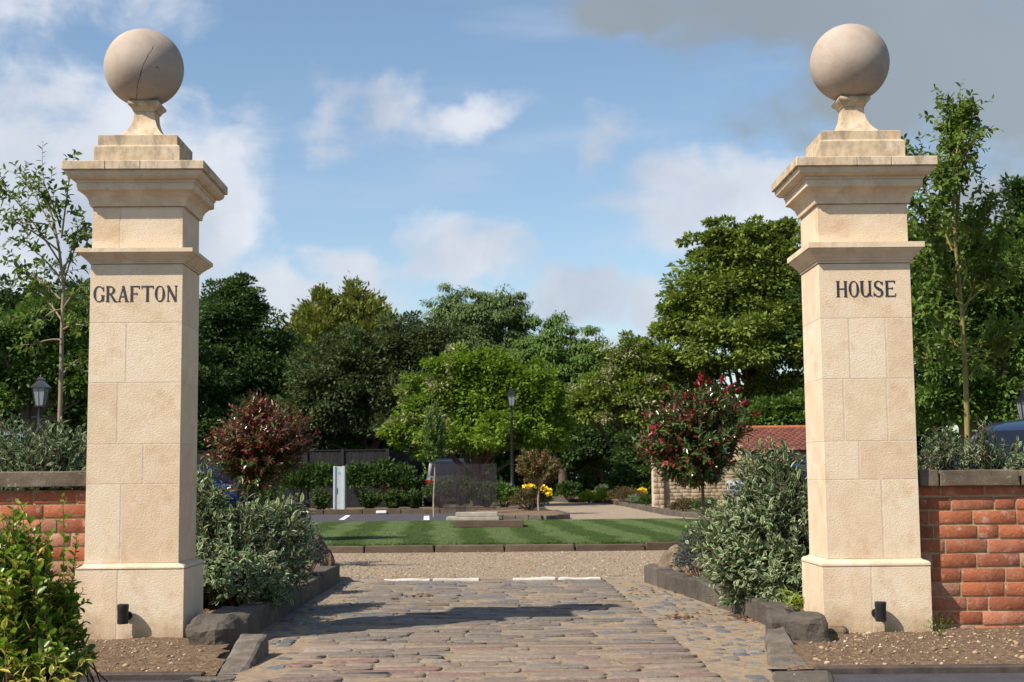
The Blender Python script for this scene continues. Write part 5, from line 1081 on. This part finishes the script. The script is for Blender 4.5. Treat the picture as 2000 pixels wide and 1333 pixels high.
# ------------------------------------------------------------------ fence
Yq = 43; xa = P(598, 900, Yq)[0]; xb = P(757, 900, Yq)[0]; z1 = P(650, 879, Yq)[2]; zb0 = gz(-6, Yq)
t = thing('timber_fence', ((xa + xb) / 2, Yq, zb0), 'black timber board fence behind the hedging shrubs', 'fence')
def fence_panel(x0, y0, x1, y1, z1):
    mb = MB(); n = int(math.hypot(x1 - x0, y1 - y0) / .11); dx, dy = (x1 - x0) / n, (y1 - y0) / n; nx, ny = -dy / math.hypot(dx, dy) * .012, dx / math.hypot(dx, dy) * .012
    for k in range(n):
        ax, ay = x0 + dx * k, y0 + dy * k; bx_, by = ax + dx * .95, ay + dy * .95; o = .006 * (k % 2)
        mb.rings([[(ax, ay - o, zb0), (bx_, by - o, zb0), (bx_ + nx, by + ny, zb0), (ax + nx, ay + ny, zb0)], [(ax, ay - o, z1), (bx_, by - o, z1), (bx_ + nx, by + ny, z1), (ax + nx, ay + ny, z1)]])
    mb.build('board_panel', 'fence', t)
pp = [xa - 4, xa, P(669, 900, Yq)[0], xb]
for a, b_ in zip(pp[:-1], pp[1:]): fence_panel(a + .05, Yq, b_ - .05, Yq, z1 - .03)
fence_panel(xb + .05, Yq + .05, xb + .9, Yq + 2.6, z1 - .06)
for a in pp: mb = MB(); mb.box(a - .05, a + .05, Yq - .05, Yq + .05, zb0, z1 + .02, .006); mb.build('post', 'black_metal', t)
mb = MB(); mb.box(pp[0], xb, Yq - .03, Yq + .04, z1 - .028, z1 + .002); mb.build('top_rail', 'fence', t)
# ------------------------------------------------------------------ charging post
Yq = 34.6; x0 = P(651, 950, Yq)[0]; x1 = P(674, 950, Yq)[0]; ztp = P(660, 911, Yq)[2]; t = thing('charging_post', ((x0 + x1) / 2, Yq, .08), 'tall silver charging post with a green ring badge', 'charging post')
MB().box(x0 + .03, x1 - .03, Yq + .012, Yq + .19, .05, ztp - .01, .008).build('cabinet', 'silver', t)
for a, b_ in ((x0, x0 + .055), (x1 - .075, x1)):
    MB().box(a, b_, Yq - .015, Yq + .21, .05, ztp, .012).build('side_rail', 'silver', t)
MB().box(x0 + .058, x0 + .078, Yq, Yq + .1, .06, ztp - .02).build('seam', 'silver_dark', t)
xc_ = (x0 + x1) / 2 - .005; zc_ = P(660, 924, Yq)[2]
mb = MB(); n = 28
ro = [[(xc_ + r * math.cos(2 * math.pi * k / n), y_, zc_ + r * math.sin(2 * math.pi * k / n)) for k in range(n)] for r, y_ in ((.034, Yq + .014), (.034, Yq + .004), (.022, Yq + .004), (.022, Yq + .014))]
mb.rings(ro, cap=False); mb.build('badge', 'green_paint', t)
z = P(660, 960, Yq)[2]; MB().box(xc_ - .05, xc_ - .032, Yq + .003, Yq + .014, z - .075, z + .075, .003).build('cable_slot', 'trim', t)
MB().box(x0 - .02, x1 + .02, Yq - .04, Yq + .24, .03, .062, .006).build('base_plate', 'silver_dark', t)
# white bay markers on the kerb and painted lines
for px, w, lab in ((593, 20, 'white painted marker on the car park kerb, left of the charging post'), (745, 20, 'white painted marker on the car park kerb, right of the charging post')):
    p = P(px, 1003.5, 33.7); s = ppm(33.7); mb = MB(); mb.box(p[0] - w / 2 / s, p[0] + w / 2 / s, 33.66, 33.775, .0, .065, .008)
    mb.box(p[0] - w / 2 / s + .015, p[0] + w / 2 / s - .015, 33.652, 33.66, .008, .057); tag(mb.build('bay_marker', 'white_paint'), lab, 'marker', 'white bay markers')
def line(p0, p1, w, z=.0, name='parking_line'):
    a = G(*p0, z); b_ = G(*p1, z); d = unit(b_ - a); n_ = np.array([-d[1], d[0], 0]) * w / 2
    mb = MB(); mb.add([a - n_, a + n_, b_ + n_, b_ - n_], [(0, 1, 2, 3)]); tag(mb.build(name, 'white_paint'), kind='structure')
line((667, 1015.5), (680, 1007), .11, -.012); line((833, 1016), (833, 1008), .12, -.012); line((872, 1014), (905, 1013.5), .3, -.012)
# ------------------------------------------------------------------ panel monument on the lawn
Yq = 21.4; s = ppm(Yq); t = thing('glass_monument', (P(930, 1020, Yq)[0], Yq, .095), 'clear smoky panel monument standing on stone slabs on the lawn', 'monument')
def pb(x0, x1, y0, y1, dn, df, m, nm, c_=.006):
    a = P(x0, y1, Yq + dn); b_ = P(x1, y0, Yq + dn); mb = MB(); mb.box(a[0], b_[0], Yq + dn, Yq + df, a[2], b_[2], c_); return mb.build(nm, m, t)
pb(888, 1022, 1016.5, 1031, -.35, .45, 'kerb_brown', 'base_slab')
pb(872, 975, 1009.5, 1017.5, -.22, .35, 'step_stone', 'lower_step')
pb(890, 972, 1000.5, 1009.3, -.14, .28, 'step_stone', 'upper_step')
pb(890, 910, 912, 1001, .02, .12, 'panel', 'centre_column', .004)
pb(850, 970, 906, 996, .05, .065, 'panel', 'clear_panel', .002)
# ------------------------------------------------------------------ lamp posts
def lamp_post(label, px, ytop, Y, hw_px, base_z=0.0):
    s = ppm(Y); x = P(px, 900, Y)[0]; zt = P(px, ytop, Y)[2]; k = hw_px / s / .16
    t = thing('lamp_post', (x, Y, base_z), label, 'lamp post', 'black lantern lamp posts')
    lh = .52 * k; zl = zt - lh - .12 * k
    MB().lathe(x, Y, [(.10, base_z), (.10, base_z + .12), (.075, base_z + .16), (.075, base_z + .6), (.085, base_z + .63), (.055, base_z + .7), (.042, base_z + .9), (.036, zl - .4), (.048, zl - .37), (.048, zl - .34), (.032, zl - .30), (.028, zl - .04 * k), (.06 * k, zl)], 14).build('post', 'black_metal', t, True)
    mb = MB(); mb.rings([[(x + a * sx, Y + a * sy, z) for sx, sy in ((-1, -1), (1, -1), (1, 1), (-1, 1))] for a, z in ((.075 * k, zl + .002), (.12 * k, zl + .33 * k))]); mb.build('lantern_glass', 'lantern', t)
    mb = MB()
    for sx, sy in ((-1, -1), (1, -1), (1, 1), (-1, 1)): mb.tube([(x + sx * .078 * k, Y + sy * .078 * k, zl), (x + sx * .124 * k, Y + sy * .124 * k, zl + .33 * k)], .011 * k, 5)
    for sx, sy in ((0, -1), (1, 0), (0, 1), (-1, 0)): mb.tube([(x + sx * .079 * k, Y + sy * .079 * k, zl), (x + sx * .123 * k, Y + sy * .123 * k, zl + .33 * k)], .005 * k, 4)
    mb.box(x - .085 * k, x + .085 * k, Y - .085 * k, Y + .085 * k, zl - .02 * k, zl + .005 * k); mb.build('lantern_frame', 'black_metal', t)
    mb = MB(); mb.rings([[(x + a * sx, Y + a * sy, z) for sx, sy in ((-1, -1), (1, -1), (1, 1), (-1, 1))] for a, z in ((.15 * k, zl + .33 * k), (.15 * k, zl + .35 * k), (.075 * k, zl + .44 * k), (.06 * k, zl + .46 * k), (.06 * k, zl + .50 * k), (.03 * k, zl + .54 * k))]); mb.build('lantern_roof', 'black_metal', t)
    MB().lathe(x, Y, [(.012 * k, zl + .54 * k), (.022 * k, zl + .56 * k), (.012 * k, zl + .58 * k), (.004 * k, zl + .64 * k)], 10).build('finial', 'black_metal', t, True)
    mb = MB(); mb.tube([(x - .16 * k, Y, zl - .16), (x + .16 * k, Y, zl - .16)], .01, 6); mb.build('ladder_bar', 'black_metal', t)
lamp_post('tall black lantern lamp post in front of the bright green tree', 1000, 753, 38.5, 10)
lamp_post('black lantern lamp post above the left wall', 76, 727, 19.5, 16.5)
lamp_post('black lantern lamp post cut by the right edge of the photo', 2007, 752, 22, 17)
# ------------------------------------------------------------------ cars
def car(label, loc, rz, paint, suv=False, lab2=None):
    t = thing('parked_car', loc, label, 'car', 'parked cars'); t.rotation_euler = (0, 0, rz)
    H = 1.72 if suv else 1.46; B = 1.04 if suv else .93; L = 4.5 if suv else 4.3; w = .91 if suv else .88
    # y = 0 is the tail, +y the nose
    if suv: ST = [(.00, .80, .40, .86, .88, .70), (.06, .88, .32, B, B + .02, .76), (.16, .90, .30, B + .02, B + .12, .76), (.42, w, .28, B + .02, H - .08, .70), (.62, w, .28, B + .02, H - .01, .66), (1.4, w, .28, B + .01, H, .66), (2.3, w, .28, B, H - .03, .65), (2.75, w, .28, B - .02, H - .14, .66), (3.35, w, .28, B - .04, B + .04, .74), (3.9, .89, .30, B - .07, B - .05, .74), (4.3, .85, .34, B - .16, B - .14, .68), (4.48, .72, .42, .70, .72, .55)]
    else: ST = [(.00, .74, .42, .74, .76, .62), (.06, .84, .34, B - .02, B, .70), (.14, .86, .30, B, B + .06, .70), (.62, w, .26, B, H - .14, .62), (.95, w, .26, B, H - .03, .58), (1.5, w, .26, B - .01, H, .58), (2.1, w, .26, B - .02, H - .04, .57), (2.5, w, .26, B - .03, H - .15, .58), (3.15, w, .26, B - .05, B + .03, .68), (3.7, .86, .28, B - .10, B - .07, .70), (4.1, .80, .32, B - .22, B - .18, .62), (4.28, .66, .40, .60, .62, .5)]
    def sec(s):
        y_, w_, zb_, zt_, zr_, wr = s
        pts = [(0, zb_), (w_ * .80, zb_), (w_ * .96, zb_ + .07), (w_, zb_ + .2), (w_ * 1.0, (zb_ + zt_) / 2 + .05), (w_ * .975, zt_ - .03), (w_ * .95, zt_), (wr * 1.02, zr_ - .045), (wr * .93, zr_ - .012), (wr * .6, zr_ + .004), (0, zr_ + .012)]
        return [(x, y_, z) for x, z in pts] + [(-x, y_, z) for x, z in pts[-2:0:-1]]
    mb = MB(); mb.rings([sec(s) for s in ST]); mb.build('body', paint, t, True, local=True)
    def pane(q, nm='window', m='glass_dark', off=.008, ins=.06):
        q = [Vector(v) for v in q]; c_ = sum(q, Vector()) / 4; n_ = (q[1] - q[0]).cross(q[3] - q[0]).normalized(); q = [v + (c_ - v) * ins + n_ * off for v in q]
        mb = MB(); mb.rings([[tuple(v - n_ * .006) for v in q], [tuple(v) for v in q]]); mb.build(nm, m, t, local=True)
    for sgn in (-1, 1):
        idx = [3, 5, 7] if suv else [3, 5, 7]
        a, b_, c_ = ST[idx[0]], ST[idx[1]], ST[idx[2]]
        def top(s): return Vector((sgn * (s[5] * 1.02), s[0], s[4] - .05))
        def bot(s): return Vector((sgn * (s[1] * .95), s[0], s[3] + .01))
        for (p, q) in ((a, b_), (b_, c_)):
            Q = [bot(p), bot(q), top(q), top(p)]
            if sgn < 0: Q = Q[::-1]
            if p[4] < p[3] + .3: pass
            pane(Q)
    s0, s1 = (ST[2], ST[3]); pane([(-s0[5] * .92, s0[0], s0[4]), (s0[5] * .92, s0[0], s0[4]), (s1[5] * .92, s1[0], s1[4] - .01), (-s1[5] * .92, s1[0], s1[4] - .01)], 'rear_window', ins=.05, off=.02)
    s0, s1 = (ST[8], ST[7]); pane([(s0[5] * .92, s0[0], s0[4]), (-s0[5] * .92, s0[0], s0[4]), (-s1[5] * .92, s1[0], s1[4] - .01), (s1[5] * .92, s1[0], s1[4] - .01)], 'windscreen', ins=.05, off=.02)
    for sgn in (-1, 1):
        for yy in (.82, L - .92):
            mb = MB(); prf = [(.20, .0), (.30, .0), (.33, .03), (.33, .17), (.30, .20), (.20, .20)]
            mb.rings([[(sgn * (w + .012 - d_), yy + r_ * math.cos(2 * math.pi * k / 22), .33 + r_ * math.sin(2 * math.pi * k / 22)) for k in range(22)] for r_, d_ in prf]); wh = mb.build('wheel', 'tyre', t, True, local=True)
            mb = MB(); prf = [(.205, .03), (.20, .004), (.05, .02), (.045, .0)]
            mb.rings([[(sgn * (w + .016 - d_), yy + r_ * math.cos(2 * math.pi * k / 22), .33 + r_ * math.sin(2 * math.pi * k / 22)) for k in range(22)] for r_, d_ in prf]); mb.build('rim', 'rim', wh, True, local=True)
        zl = .98 if suv else .80
        mb = MB(); mb.box(sgn * .62 - .14 if sgn > 0 else -.84, .84 if sgn > 0 else -.48, -.012, .10, zl - .08, zl + .06, .02); mb.build('tail_light', 'red_lamp', t, local=True)
        mb = MB(); mb.box(.45 if sgn > 0 else -.72, .72 if sgn > 0 else -.45, L - .16, L - .02, .62, .74, .02); mb.build('headlight', 'clear_lamp', t, local=True)
        mb = MB(); mb.box(sgn * .98 - .09, sgn * .98 + .09, 2.70, 2.80, B, B + .13, .025); mb.build('door_mirror', paint, t, local=True)
    mb = MB(); mb.box(-.26, .26, -.022, -.008, .50, .61, .003); mb.build('number_plate', 'plate_y', t, local=True)
    mb = MB(); mb.box(-.78, .78, -.02, .12, .30, .46, .03); mb.build('bumper', 'trim', t, local=True)
    return t
MT['navy'] = coatm('navy_car_paint', (.006, .010, .028), .35, .0, .3); MT['blue'] = coatm('blue_car_paint', (.012, .035, .22), .3, .2, 1.0)
MT['slate_blue'] = coatm('slate_blue_car_paint', (.012, .022, .055), .3, .1, .7); MT['silver_car'] = coatm('silver_blue_car_paint', (.22, .27, .36), .35, .5, 1.0)
Yc = 44.5; c0 = P(879, 932, Yc); car('dark navy tall car with red tail lights behind the clear panel', (c0[0], Yc, -.245), R(-4), 'navy', True)
Yc = 41; c0 = P(410, 932, Yc); car('bright blue car with yellow rear plate behind the left variegated shrub', (c0[0], Yc, -.235), R(3), 'blue')
Yc = 31.5; c0 = P(1798, 932, Yc); car('bright blue car glimpsed through the right variegated shrub', (c0[0], Yc + .3, -.02), R(88), 'blue')
Yc = 15.0; c0 = P(1918, 926, Yc); car('slate blue car with rounded roof above the right brick wall', (c0[0] + .1, Yc - .6, -.014), R(-40), 'slate_blue')
Yc = 15; c0 = P(90, 932, Yc); car('silver-blue car hidden behind the shrub over the left wall', (c0[0] + .1, Yc, -.02), R(62), 'silver_car')
